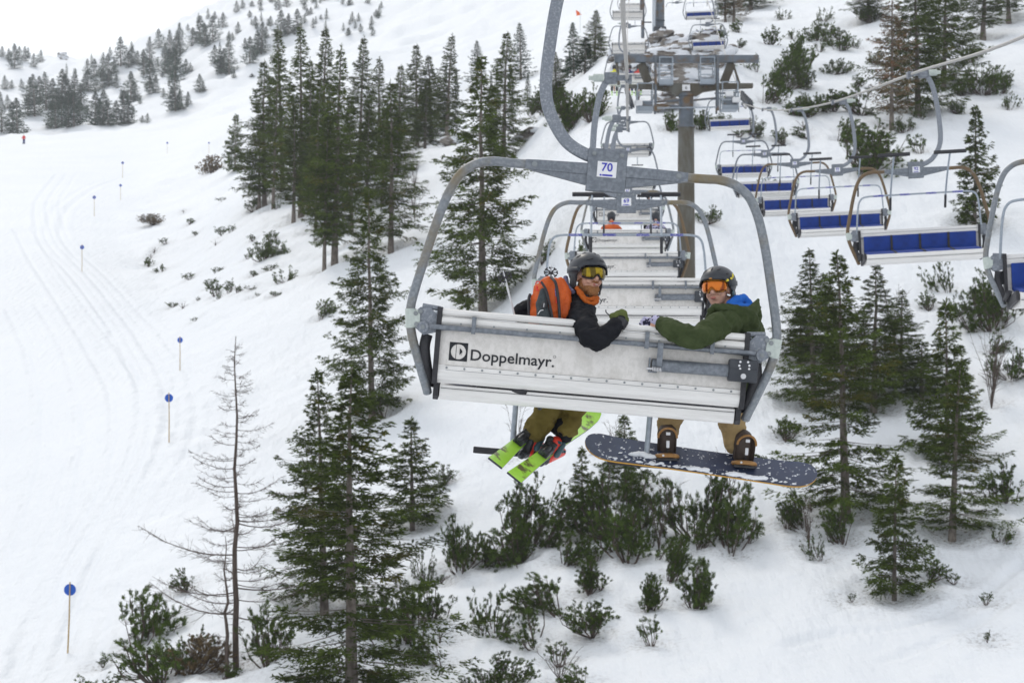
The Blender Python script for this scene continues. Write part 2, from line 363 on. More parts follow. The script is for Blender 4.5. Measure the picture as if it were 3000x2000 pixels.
def terrain_z(X, Y):
    X = np.asarray(X, float); Y = np.asarray(Y, float)
    u = X / np.maximum(Y, 4.0)
    z = base_z(u, Y)
    piste = np.clip((np.interp(np.log(np.maximum(Y, 4)), np.log([40, 62, 92, 118, 185, 240, 300, 362, 425]), [100, 230, 500, 510, 430, 430, 540, 680, 1000]) - (u * FPX + 1500)) / 90, 0, 1) * np.clip((430 - Y) / 20, 0, 1)       # the groomed run is smoother
    rough = 1 - 0.93 * piste
    amp = np.clip(Y / 160, 0.35, 5)
    z = z + rough * amp * (0.9 * _vn(X / 11, Y / 11, 1) + 0.55 * _vn(X / 4.3, Y / 5.3, 2)) * np.clip(1 - (Y - 700) / 2500, .3, 1)
    far = np.clip((Y - 440) / 80, 0, 1) * np.clip((0.0 - u) / .05, 0, 1); z = z + far * (9 * _vn(X / 60 + Y / 300, Y / 90, 7) + 4 * np.abs(_vn(X / 24, Y / 50, 8)) + 1.6 * _vn(X / 9, Y / 12, 9))
    z = z + (0.22 * rough + 0.02) * _vn(X / 1.3, Y / 1.6, 3) + 0.07 * rough * _vn(X / .55, Y / .7, 4)
    return CAMZ + z
def hit(px, py):
    """first point of the snow seen at this pixel"""
    u = (px - 1500) / FPX; d = np.exp(np.linspace(math.log(30), math.log(1490), 2600))
    z = terrain_z(u * d, d) - CAMZ; e = (HOR - py) / FPX
    k = np.nonzero(z >= e * d)[0]
    if len(k) == 0: return None
    dd = d[k[0]]; return Vector((u * dd, dd, float(terrain_z(u * dd, dd))))
def ground(px, d):
    u = (px - 1500) / FPX; return Vector((u * d, d, float(terrain_z(u * d, d))))

TRACKS = []
def _track(pix, offs, depth, wd):
    P = []
    for (x0, y0), (x1, y1) in zip(pix[:-1], pix[1:]):
        for t in np.linspace(0, 1, 30, endpoint=False): P.append((x0 + (x1 - x0) * t, y0 + (y1 - y0) * t))
    P = np.array(P); k = np.hanning(31); k /= k.sum()
    P = np.stack([np.convolve(np.pad(P[:, i], 15, mode='edge'), k, mode='valid') for i in (0, 1)], 1)
    H = [hit(a, b) for a, b in P]; H = np.array([(h.x, h.y) for h in H if h is not None])
    T = np.gradient(H, axis=0); T /= np.maximum(np.linalg.norm(T, axis=1), 1e-6)[:, None]; Nn = np.stack([-T[:, 1], T[:, 0]], 1)
    for o in offs:
        wk = (1.3, .6, 1.0, .45, .8)[len(TRACKS) % 5]
        Q = H + Nn * o; D = [Q[0]]                                   # resample evenly
        L = np.concatenate([[0], np.cumsum(np.linalg.norm(np.diff(Q, axis=0), axis=1))])
        s = np.arange(0, L[-1], 0.35); TRACKS.append((np.stack([np.interp(s, L, Q[:, i]) for i in (0, 1)], 1), depth * wk, wd * (.7 + wk * .5)))
S = 1.2755
def sp(l): return [(a * S, b * S) for a, b in l]
_track(sp([(135,395),(75,470),(90,560),(170,640),(250,750),(315,870),(325,960),(290,1080),(215,1200),(130,1330),(55,1480),(20,1570)]), [0, .5, 1.3, 1.8, 2.6], .07, .16)
_track(sp([(30,520),(70,600),(130,690),(200,800),(255,900),(262,1000),(225,1120),(160,1240),(90,1370),(20,1520)]), [0, .45, 1.6], .06, .15)
_track(sp([(300,395),(190,430),(120,480),(100,540),(140,600)]), [0, 1.4], .10, .3)
_track(sp([(10,700),(60,800),(85,920),(80,1050),(50,1180),(5,1300)]), [0, .5, 2.0], .05, .15)
_track(sp([(170,1010),(120,1130),(60,1260),(0,1390)]), [0, .5], .05, .14)
_track(sp([(2352,1290),(2250,1380),(2080,1440),(1900,1460),(1780,1490)]), [0, .5], .07, .16)
_track(sp([(2352,1360),(2270,1420),(2150,1480),(2000,1530)]), [0], .06, .15)
_track(sp([(1900,620),(1840,690),(1790,760)]), [0, .5], .06, .16)
_track(sp([(2340,500),(2250,470),(2150,400),(2060,380)]), [0], .06, .2)
_track(sp([(1120,1700),(1090,1600),(1100,1500),(1160,1440)]), [0], .05, .15)

def terrain_mesh():
    u_in = np.linspace(-0.265, 0.265, 620); u_l = -0.265 - np.cumsum(np.linspace(0.004, 0.06, 26)); u_r = -u_l
    us = np.concatenate([u_l[::-1], u_in, u_r])
    yf = np.exp(np.concatenate([np.linspace(math.log(5), math.log(50), 60, endpoint=False), np.linspace(math.log(50), math.log(200), 520, endpoint=False), np.linspace(math.log(200), math.log(1450), 330)]))
    yb = -np.array([1400, 900, 500, 300, 180, 110, 70, 45, 28, 16, 8, 2.0])
    nu = len(us); X, Y = np.meshgrid(us, yf); X = X * Y
    Z = terrain_z(X, Y)
    for Q, depth, wd in TRACKS:
        lo = Q.min(0) - 1; hi = Q.max(0) + 1
        sel = np.nonzero((X > lo[0]) & (X < hi[0]) & (Y > lo[1]) & (Y < hi[1]))
        if len(sel[0]) == 0: continue
        P = np.stack([X[sel], Y[sel]], 1); dm = np.full(len(P), 9e9)
        order = np.argsort(P[:, 1]); Ps = P[order]
        qo = Q[np.argsort(Q[:, 1])]
        for a in range(0, len(Ps), 4000):
            blk = Ps[a:a + 4000]; m = (qo[:, 1] > blk[0, 1] - 1) & (qo[:, 1] < blk[-1, 1] + 1); q = qo[m]
            if len(q) == 0: continue
            d2 = ((blk[:, None, :] - q[None]) ** 2).sum(2).min(1); dm[order[a:a + 4000]] = np.sqrt(d2)
        Z[sel] += -1.25 * depth * np.exp(-(dm / wd) ** 2) + 0.45 * depth * np.exp(-((dm - 2 * wd) / wd) ** 2)
    s = 5 + (5 - yb) * 1.2; XB = us[None] * s[:, None]; YB = np.repeat(yb[:, None], nu, 1)
    ZB = CAMZ - 9.0 + 0.10 * YB + 0 * XB + 0.5 * _vn(XB / 9, YB / 9, 5)
    Xa = np.concatenate([XB, X]); Ya = np.concatenate([YB, Y]); Za = np.concatenate([ZB, Z])
    ny = Xa.shape[0]; V = np.stack([Xa, Ya, Za], 2).reshape(-1, 3)
    i = np.arange(ny - 1)[:, None] * nu + np.arange(nu - 1)[None]; i = i.reshape(-1)
    F = np.stack([i, i + 1, i + nu + 1, i + nu], 1).astype(np.int32); n = len(F)
    me = bpy.data.meshes.new("snow_slope"); me.vertices.add(len(V)); me.vertices.foreach_set("co", V.reshape(-1).astype(np.float32))
    me.loops.add(n * 4); me.loops.foreach_set("vertex_index", F.reshape(-1)); me.polygons.add(n)
    me.polygons.foreach_set("loop_start", np.arange(0, n * 4, 4, dtype=np.int32)); me.polygons.foreach_set("loop_total", np.full(n, 4, dtype=np.int32))
    me.polygons.foreach_set("use_smooth", np.ones(n, dtype=bool)); me.update(calc_edges=True)
    return me
def snow_material():
    m = bpy.data.materials.new("snow"); m.use_nodes = True; t = m.node_tree; b = t.nodes["Principled BSDF"]; L = t.links.new
    b.inputs["Roughness"].default_value = .65; b.inputs["Specular IOR Level"].default_value = .25
    tc = N(t, "ShaderNodeTexCoord"); mp = N(t, "ShaderNodeMapping"); L(tc.outputs["Object"], mp.inputs[0])
    n1 = N(t, "ShaderNodeTexNoise"); setin(n1, Scale=.09, Detail=6.0, Roughness=.55); L(mp.outputs[0], n1.inputs["Vector"])
    mx = N(t, "ShaderNodeMix", data_type='RGBA'); L(n1.outputs["Fac"], mx.inputs["Factor"])
    mx.inputs["A"].default_value = (.715, .745, .785, 1); mx.inputs["B"].default_value = (.80, .82, .845, 1)
    # scattered needles and bits of bark lying on the snow
    n4 = N(t, "ShaderNodeTexNoise"); setin(n4, Scale=3.1, Detail=8.0, Roughness=.75); L(mp.outputs[0], n4.inputs["Vector"])
    r4 = N(t, "ShaderNodeMapRange"); r4.inputs["From Min"].default_value = .735; r4.inputs["From Max"].default_value = .80; r4.inputs["To Max"].default_value = .7; L(n4.outputs["Fac"], r4.inputs["Value"])
    m2 = N(t, "ShaderNodeMix", data_type='RGBA'); L(r4.outputs[0], m2.inputs["Factor"]); L(mx.outputs["Result"], m2.inputs["A"]); m2.inputs["B"].default_value = (.16, .12, .09, 1)
    at = N(t, "ShaderNodeAttribute"); at.attribute_name = 'litter_shade'; n5 = N(t, "ShaderNodeTexNoise"); setin(n5, Scale=7.0, Detail=6.0, Roughness=.8); L(mp.outputs[0], n5.inputs["Vector"])  # fallen needles doubling as contact shade painted around the trunks
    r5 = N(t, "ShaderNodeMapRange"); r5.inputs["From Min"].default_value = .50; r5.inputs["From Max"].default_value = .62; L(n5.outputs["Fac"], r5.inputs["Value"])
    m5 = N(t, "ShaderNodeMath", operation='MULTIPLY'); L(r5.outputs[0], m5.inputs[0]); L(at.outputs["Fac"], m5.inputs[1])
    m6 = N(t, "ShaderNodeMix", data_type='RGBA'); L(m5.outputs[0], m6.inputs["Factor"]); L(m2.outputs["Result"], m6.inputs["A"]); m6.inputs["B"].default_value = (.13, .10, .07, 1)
    L(m6.outputs["Result"], b.inputs["Base Color"])
    n2 = N(t, "ShaderNodeTexNoise"); setin(n2, Scale=1.4, Detail=8.0, Roughness=.6); L(mp.outputs[0], n2.inputs["Vector"])
    mp3 = N(t, "ShaderNodeMapping"); mp3.inputs["Scale"].default_value = (2.2, .35, 1); mp3.inputs["Rotation"].default_value = (0, 0, .5); L(tc.outputs["Object"], mp3.inputs[0])
    n3 = N(t, "ShaderNodeTexNoise"); setin(n3, Scale=1.2, Detail=5.0); L(mp3.outputs[0], n3.inputs["Vector"])
    ad = N(t, "ShaderNodeMath", operation='ADD'); L(n2.outputs["Fac"], ad.inputs[0]); L(n3.outputs["Fac"], ad.inputs[1])
    bp = N(t, "ShaderNodeBump"); bp.inputs["Strength"].default_value = .65; bp.inputs["Distance"].default_value = .2; L(ad.outputs[0], bp.inputs["Height"]); L(bp.outputs[0], b.inputs["Normal"])
    return m
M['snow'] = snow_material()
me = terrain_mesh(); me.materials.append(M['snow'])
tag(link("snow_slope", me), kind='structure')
# ================================================================ vegetation
def _limb(mb, p, q, r0, r1, sag, n=5, sides=4):
    pts = []
    for i in range(n):
        t = i / (n - 1); v = p.lerp(q, t); v = Vector(v); v.z += sag * 4 * t * (1 - t); pts.append(v)
    mb.tube(pts, [r0 + (r1 - r0) * i / (n - 1) for i in range(n)], n=sides, caps=False); return pts
def _sprays(rs, base, dirs, length, width, tint, out, shades, twist=1.0):
    """base (n,3), dirs (n,3) unit, arrays of length/width -> tapered quads"""
    n = len(base); up = rs.normal(size=(n, 3)) * twist; up[:, 2] += 0.6
    side = np.cross(dirs, up); side /= np.maximum(np.linalg.norm(side, axis=1), 1e-6)[:, None]
    L = length[:, None]; W = width[:, None]
    a = base; b = base + dirs * L * .45 + side * W; c = base + dirs * L; d = base + dirs * L * .45 - side * W
    out.append(np.stack([a, b, c, d], 1)); shades.append(tint)
def conifer(h, rad, seed, detail=1.0, trunk_r=None, droop=.35, bare=0.06, taper=1.0, ragged=.25, brown=0.1, name='spruce', spacing=.34, mat_n='needle', skew=0.0, gap=0.0):
    """returns (trunk mesh, crown mesh): trunk with limbs, crown of needle sprays"""
    rs = np.random.RandomState(seed); rnd = random.Random(seed)
    tb = MB(); r0 = trunk_r or h * .0095 + .025
    lean = Vector((rnd.uniform(-.012, .012) * h, rnd.uniform(-.012, .012) * h, 0))
    tp = [Vector((0, 0, -1.2))] + [Vector((lean.x * t * t + rnd.uniform(-.012, .012) * h * .3 * t, lean.y * t * t, h * t)) for t in (0, .12, .25, .4, .55, .7, .85, 1.0)]
    tb.tube(tp, [r0 * 1.25, r0 * 1.15] + [r0 * (1 - t * .97) + .008 for t in (.12, .25, .4, .55, .7, .85, 1.0)], n=8)
    def axis(z):
        t = max(0, min(1, z / h)); return Vector((lean.x * t * t, lean.y * t * t, z))
    out, sh = [], []
    z = h * bare; k = 0; ph = rnd.random() * 6
    asym = [1 + rnd.uniform(-ragged, ragged) for _ in range(8)]
    while z < h * .985:
        t = z / h
        prof = ((1 - t) ** (.82 * taper) if t < .6 else (.4 ** (.82 * taper)) * ((1 - t) / .4) ** 1.12) * (1 if t > bare + .14 else .62 + .38 * (t - bare) / .14)
        nb = 5 if detail < .6 else 6
        if rnd.random() < gap: z += spacing * 1.2; continue
        for b in range(nb):
            a = ph + b * 6.283 / nb + rnd.uniform(-.35, .35)
            sec = asym[int(a / 6.283 * 8) % 8]
            L = rad * prof * sec * rnd.uniform(.62, 1.2) + .05
            if rnd.random() < .12: L *= .45
            if rnd.random() < .05: continue
            L *= 1 + ragged * .8 * math.sin(a * 1.0 + z * 1.7 + seed) * math.sin(z * 2.9 + seed * 2)
            p = axis(z + rnd.uniform(-.17, .17)); rise = (.35 * t * t - droop * (1 - t)) * L + rnd.uniform(-.16, .16) * L
            q = p + Vector((math.cos(a) * L, math.sin(a) * L, rise))
            if L > .35: _limb(tb, p, p.lerp(q, .9), max(.008, L * .013), .004, -.03 * L, n=4, sides=3)
            ax_ = np.array([math.cos(a), math.sin(a), 0]); sv = np.array([-math.sin(a), math.cos(a), 0]); pa = np.array(p); qa = np.array(q)
            def axp(tt): 
                P_ = pa[None] + (qa - pa)[None] * tt[:, None]; P_[:, 2] += (-.16 * np.sin(tt * 3.14) + .10 * tt * tt) * L; return P_
            bough = rnd.uniform(.65, 1.3); warm = rnd.random() < brown * .6
            if detail >= .9:
                nt_ = max(3, int(L * 13.5 * min(detail, 1.9) / 1.5)); tw = np.repeat(np.sort(rs.uniform(.16, 1.0, nt_)), 1)
                side = np.where(rs.rand(nt_) < .5, 1.0, -1.0) * rs.uniform(.55, 1.0, nt_)
                tl = (.40 * L * (1.08 - tw) ** .75 * rs.uniform(.55, 1.15, nt_) + .10); O = axp(tw); O[:, 2] += rs.normal(0, .035, nt_)
                TD = ax_[None] * .75 + sv[None] * side[:, None] * 1.0; TD[:, 2] = -.30 + rs.normal(0, .22, nt_) + .35 * t; TD /= np.linalg.norm(TD, axis=1)[:, None]
                per = 10; u_ = np.tile(np.linspace(.12, 1, per), nt_) + rs.uniform(-.08, .08, nt_ * per); O = np.repeat(O, per, 0); T2 = np.repeat(TD, per, 0); L2 = np.repeat(tl, per)
                P = O + T2 * (L2 * u_)[:, None]; P[:, 2] -= .16 * L2 * u_ * u_
                D = T2 + rs.normal(size=P.shape) * .42; D[:, 2] += rs.uniform(-.25, .22, len(P)); D /= np.linalg.norm(D, axis=1)[:, None]; n = len(P)
                ln = rs.uniform(.09, .20, n) * (1 - .3 * t); wd = rs.uniform(.014, .029, n); br = np.repeat(rs.uniform(.6, 1.35, nt_), per) * rs.uniform(.7, 1.3, n) * bough
                c = np.stack([br * (1.45 if warm else 1.0), br, br * .85], 1); _sprays(rs, P, D, ln, wd, c, out, sh)
                ns = max(3, int(L * 12)); tt = rs.uniform(.12, 1.0, ns); P = axp(tt) + rs.normal(size=(ns, 3)) * .03; D = ax_[None] + rs.normal(size=(ns, 3)) * .5; D /= np.linalg.norm(D, axis=1)[:, None]
                br = rs.uniform(.6, 1.3, ns) * bough; _sprays(rs, P, D, rs.uniform(.12, .22, ns), rs.uniform(.02, .04, ns), np.stack([br, br, br * .85], 1), out, sh)
            else:
                ns = max(6, int(L * 26 * detail) + 5); tt = np.clip(rs.beta(1.7, 1.0, ns), .1, 1.0); n = ns; P = axp(tt); sd = rs.uniform(-1, 1, n)
                P += sv[None] * (sd * .3 * L)[:, None] * (1.1 - tt)[:, None] + rs.normal(size=(n, 3)) * .06
                D = ax_[None] * .7 + sv[None] * (sd * .9)[:, None]; D[:, 2] = rs.normal(-.3 + .5 * t, .35, n); D /= np.linalg.norm(D, axis=1)[:, None]
                br = rs.uniform(.5, 1.4, n) * bough; _sprays(rs, P, D, rs.uniform(.2, .42, n) * (1 - .5 * t), rs.uniform(.04, .085, n), np.stack([br, br, br], 1), out, sh)
        ph += 1.1; k += 1; z += spacing * rnd.uniform(.75, 1.2) * (1 - .45 * t)
    # leader
    m = 14; P = np.stack([np.full(m, axis(h).x), np.full(m, axis(h).y), rs.uniform(h * .95, h * 1.0, m)], 1)
    D = rs.normal(size=(m, 3)) * .5; D[:, 2] = np.abs(D[:, 2]) + .5; D /= np.linalg.norm(D, axis=1)[:, None]
    _sprays(rs, P, D, np.full(m, .22), np.full(m, .03), np.ones((m, 3)), out, sh)
    crown = spray_mesh(name + "_crown", np.concatenate(out), np.concatenate(sh), M[mat_n])
    return tb.mesh(name + "_trunk", M['bark']), crown

def mugo(w_, h, seed, stems=26, name='dwarf_pine', sparse=1.0, upright=.5, mt='pine'):
    rs = np.random.RandomState(seed); rnd = random.Random(seed); tb = MB(); out, sh = [], []
    lobes = [rnd.uniform(0, 6.283) for _ in range(5)]
    for s_ in range(stems):
        a = rnd.choice(lobes) + rnd.gauss(0, .38); rr = rnd.random() ** .55 * w_ / 2 * rnd.uniform(.7, 1.15)
        tip = Vector((math.cos(a) * rr, math.sin(a) * rr, h * rnd.uniform(.2, 1.0) * (1 - .5 * (rr / (w_ / 2)) ** 2)))
        p0 = Vector((math.cos(a) * rr * .12, math.sin(a) * rr * .12, -.3))
        mid = p0.lerp(tip, .55); mid += Vector((math.cos(a), math.sin(a), 0)) * rr * .18; mid.z -= h * .1
        pts = [p0, p0.lerp(mid, .5) + Vector((0, 0, -.02)), mid, mid.lerp(tip, .6) + Vector((0, 0, .02)), tip]
        tb.tube(pts, [.034, .028, .022, .015, .008], n=4, caps=False)
        nt = max(4, int((5 + rnd.random() * 8) * sparse))
        for k in range(nt):
            t = rnd.uniform(.30, 1.0) ** .7 if k else 1.0
            i = min(3, int(t * 4)); c = pts[i].lerp(pts[i + 1], t * 4 - i)
            ax = Vector((math.cos(a) * (1 - upright) + rnd.uniform(-.6, .6), math.sin(a) * (1 - upright) + rnd.uniform(-.6, .6), upright + rnd.uniform(-.2, .7))).normalized()
            off = Vector((rnd.uniform(-1, 1), rnd.uniform(-1, 1), rnd.uniform(-.2, 1))) * .24 if k else Vector((0, 0, 0))
            c2 = c + off
            if k: tb.tube([c, c2], [.008, .006], n=3, caps=False)
            L = rnd.uniform(.09, .24); n = 50
            tt = rs.uniform(0, 1, n); P = np.array(c2)[None] + np.array(ax)[None] * (tt * L)[:, None]
            D = rs.normal(size=(n, 3)); D -= (D @ np.array(ax))[:, None] * np.array(ax)[None] * .9; D /= np.maximum(np.linalg.norm(D, axis=1), .01)[:, None]
            D = D * .75 + np.array(ax)[None] * .85; D /= np.linalg.norm(D, axis=1)[:, None]
            br = rs.uniform(.5, 1.6, n) * rnd.uniform(.6, 1.35)
            _sprays(rs, P, D, rs.uniform(.07, .14, n), rs.uniform(.0055, .011, n), np.stack([br * 1.02, br, br * .85], 1), out, sh, 1.2)
    return tb.mesh(name + "_stems", M['larchbark']), spray_mesh(name + "_needles", np.concatenate(out), np.concatenate(sh), M[mt])

def bare_tree(h, seed, rad=2.6, r0=.13, fine=1.0, spacing=.33, start=.12):
    """leafless larch: trunk and up-curved twiggy boughs"""
    rnd = random.Random(seed); tb = MB(); bb = MB()
    tp = [Vector((rnd.uniform(-.05, .05) * min(1, i), rnd.uniform(-.05, .05), h * i / 12 if i else -1.0)) for i in range(13)]; tp[0] = Vector((0, 0, -1))
    tb.tube(tp, [r0 * (1 - .95 * i / 12) + .006 for i in range(13)], n=8)
    z = h * start
    while z < h * .97:
        t = z / h; L = rad * (1 - t) ** 1.15 * rnd.uniform(.4, 1.15) + .12
        if rnd.random() < .12: L *= 1.25
        a = rnd.uniform(0, 6.283); d = Vector((math.cos(a), math.sin(a), 0))
        i = min(11, int(t * 12)); c = tp[i].lerp(tp[i + 1], t * 12 - i)
        n = 8; pts = []; dr = rnd.uniform(.02, .2)
        for k in range(n):
            s = k / (n - 1); pts.append(c + d * L * s + Vector((rnd.uniform(-.03, .03), rnd.uniform(-.03, .03), (-dr * .7 * math.sin(s * 2.6) + .26 * s * s) * L)))
        rb = .007 + L * .0075
        bb.tube(pts, [rb * (1 - .8 * k / (n - 1)) for k in range(n)], n=4, caps=False)
        m = int(L * 16 * fine) + 3
        for _ in range(m):
            s = rnd.uniform(.2, 1.0); k = min(n - 2, int(s * (n - 1))); q = pts[k].lerp(pts[k + 1], s * (n - 1) - k)
            sd = Vector((-d.y, d.x, 0)) * rnd.choice((-1, 1)); e = (d * rnd.uniform(.2, 1) + sd * rnd.uniform(.2, 1.0) + Vector((0, 0, rnd.uniform(-.5, .7)))).normalized()
            l2 = rnd.uniform(.12, .45) * (.5 + .25 * L) * (1.2 - s * .6)
            e2 = q + e * l2; md = q.lerp(e2, .5) + Vector((0, 0, rnd.uniform(-.05, .02)))
            bb.tube([q, md, e2], [.0055, .004, .003], n=3, caps=False)
            if rnd.random() < .6:
                f = (e + Vector((rnd.uniform(-1, 1), rnd.uniform(-1, 1), rnd.uniform(-.4, .8)))).normalized()
                bb.tube([md, md + f * l2 * .5], [.004, .003], n=3, caps=False)
        z += spacing * rnd.uniform(.35, 1.2) * (1 - .4 * t)
    return tb.mesh("bare_larch_trunk", M['larchbark']), bb.mesh("bare_larch_boughs", M['larchbark'])

def twigs(h, spread, seed, n=12):
    rnd = random.Random(seed); mb = MB()
    for i in range(n):
        a = rnd.uniform(0, 6.283); r = spread * rnd.uniform(.2, 1); hh = h * rnd.uniform(.5, 1)
        pts = [Vector((0, 0, -.2))] + [Vector((math.cos(a) * r * s ** 1.3 + rnd.uniform(-.04, .04), math.sin(a) * r * s ** 1.3, hh * s)) for s in (.15, .4, .65, .85, 1)]
        mb.tube(pts, [.017, .015, .012, .009, .007, .004], n=4, caps=False)
        for _ in range(7):
            k = rnd.randint(1, 4); q = pts[k].lerp(pts[k + 1], rnd.random()); e = Vector((math.cos(a) + rnd.uniform(-1, 1), math.sin(a) + rnd.uniform(-1, 1), rnd.uniform(.4, 1.5))).normalized()
            l = rnd.uniform(.15, .4) * h * .4; mb.tube([q, q + e * l * .5 + Vector((0, 0, .02)), q + e * l], [.007, .006, .003], n=3, caps=False)
    return mb.mesh("bare_twigs", M['larchbark'])

# ---- prototypes (unit shapes reused with scale)
PROTO = {}
def proto(key, fn):
    if key not in PROTO: PROTO[key] = fn()
    return PROTO[key]
def put_tree(name, meshes, P, h_scale, w_scale, rot, label, cat, group=None, parts=('trunk', 'crown'), seed=0):
    lean = Matrix.Rotation(R(_rt.uniform(4, 24)), 4, 'X') @ Matrix.Rotation(R(_rt.uniform(-16, 16)), 4, 'Y') if parts[0] == 'stems' else Matrix.Rotation(R(_rt.uniform(-1.8, 1.8)), 4, 'Y')
    T = Matrix.Translation(P) @ lean @ Matrix.Rotation(rot, 4, 'Z') @ Matrix.Diagonal((w_scale, w_scale, h_scale, 1))
    t = thing(name, label, cat, T, group)
    for pn, me in zip(parts, meshes): link(pn, me, t)
    return t
_rt = random.Random(77)
SPR = {  # key: height, radius and character of each modelled spruce
 'a': dict(h=14, rad=2.1, seed=1, detail=1.6, spacing=.37, droop=.30, bare=.10, ragged=.3, brown=.12),
 'b': dict(h=14, rad=1.85, seed=2, detail=1.5, droop=.42, bare=.16, ragged=.35, brown=.15, taper=.95, spacing=.40),
 'c': dict(h=12, rad=2.3, seed=3, detail=1.9, droop=.28, bare=.07, ragged=.35, brown=.12, spacing=.40),
 'd': dict(h=12, rad=2.2, seed=4, detail=2.0, droop=.24, bare=.05, ragged=.4, brown=.2, spacing=.36, gap=.02),
 'e': dict(h=6, rad=1.15, seed=5, detail=2.0, droop=.12, bare=.08, ragged=.3, brown=.1, spacing=.30),
 'f': dict(h=6, rad=1.3, seed=6, detail=2.2, droop=.05, bare=.04, ragged=.35, brown=.1, spacing=.30, gap=.06),
 'g': dict(h=13, rad=1.7, seed=7, detail=.55, droop=.35, bare=.06, ragged=.3, mat_n='needlefar'),
 'i': dict(h=13, rad=2.1, seed=8, detail=.5, droop=.30, bare=.04, ragged=.4, mat_n='needlefar'),
 'j': dict(h=8, rad=1.5, seed=9, detail=.55, droop=.15, bare=.03, ragged=.4, mat_n='needlefar'),
}
def spruce_at(key, px, top, base, hw, label, d=None, name='spruce_tree', cat='spruce', group=None):
    """a tree standing where its foot is seen, as tall and wide as in the photo"""
    g = ground(px, d) if d else hit(px, base)
    if g is None: return
    k = SPR[key]; H = (CAMZ + (HOR - top) / FPX * g.y) - g.z; H = max(H, 1.0)
    wd = hw / FPX * g.y
    ms = proto('spruce_' + key, lambda: conifer(name='spruce_' + key, **k))
    return put_tree(name, ms, g, H / k['h'], wd / (k['rad'] * .78), _rt.uniform(0, 6.28), label, cat, group)
G1 = 'spruces in the stand left of the lift'
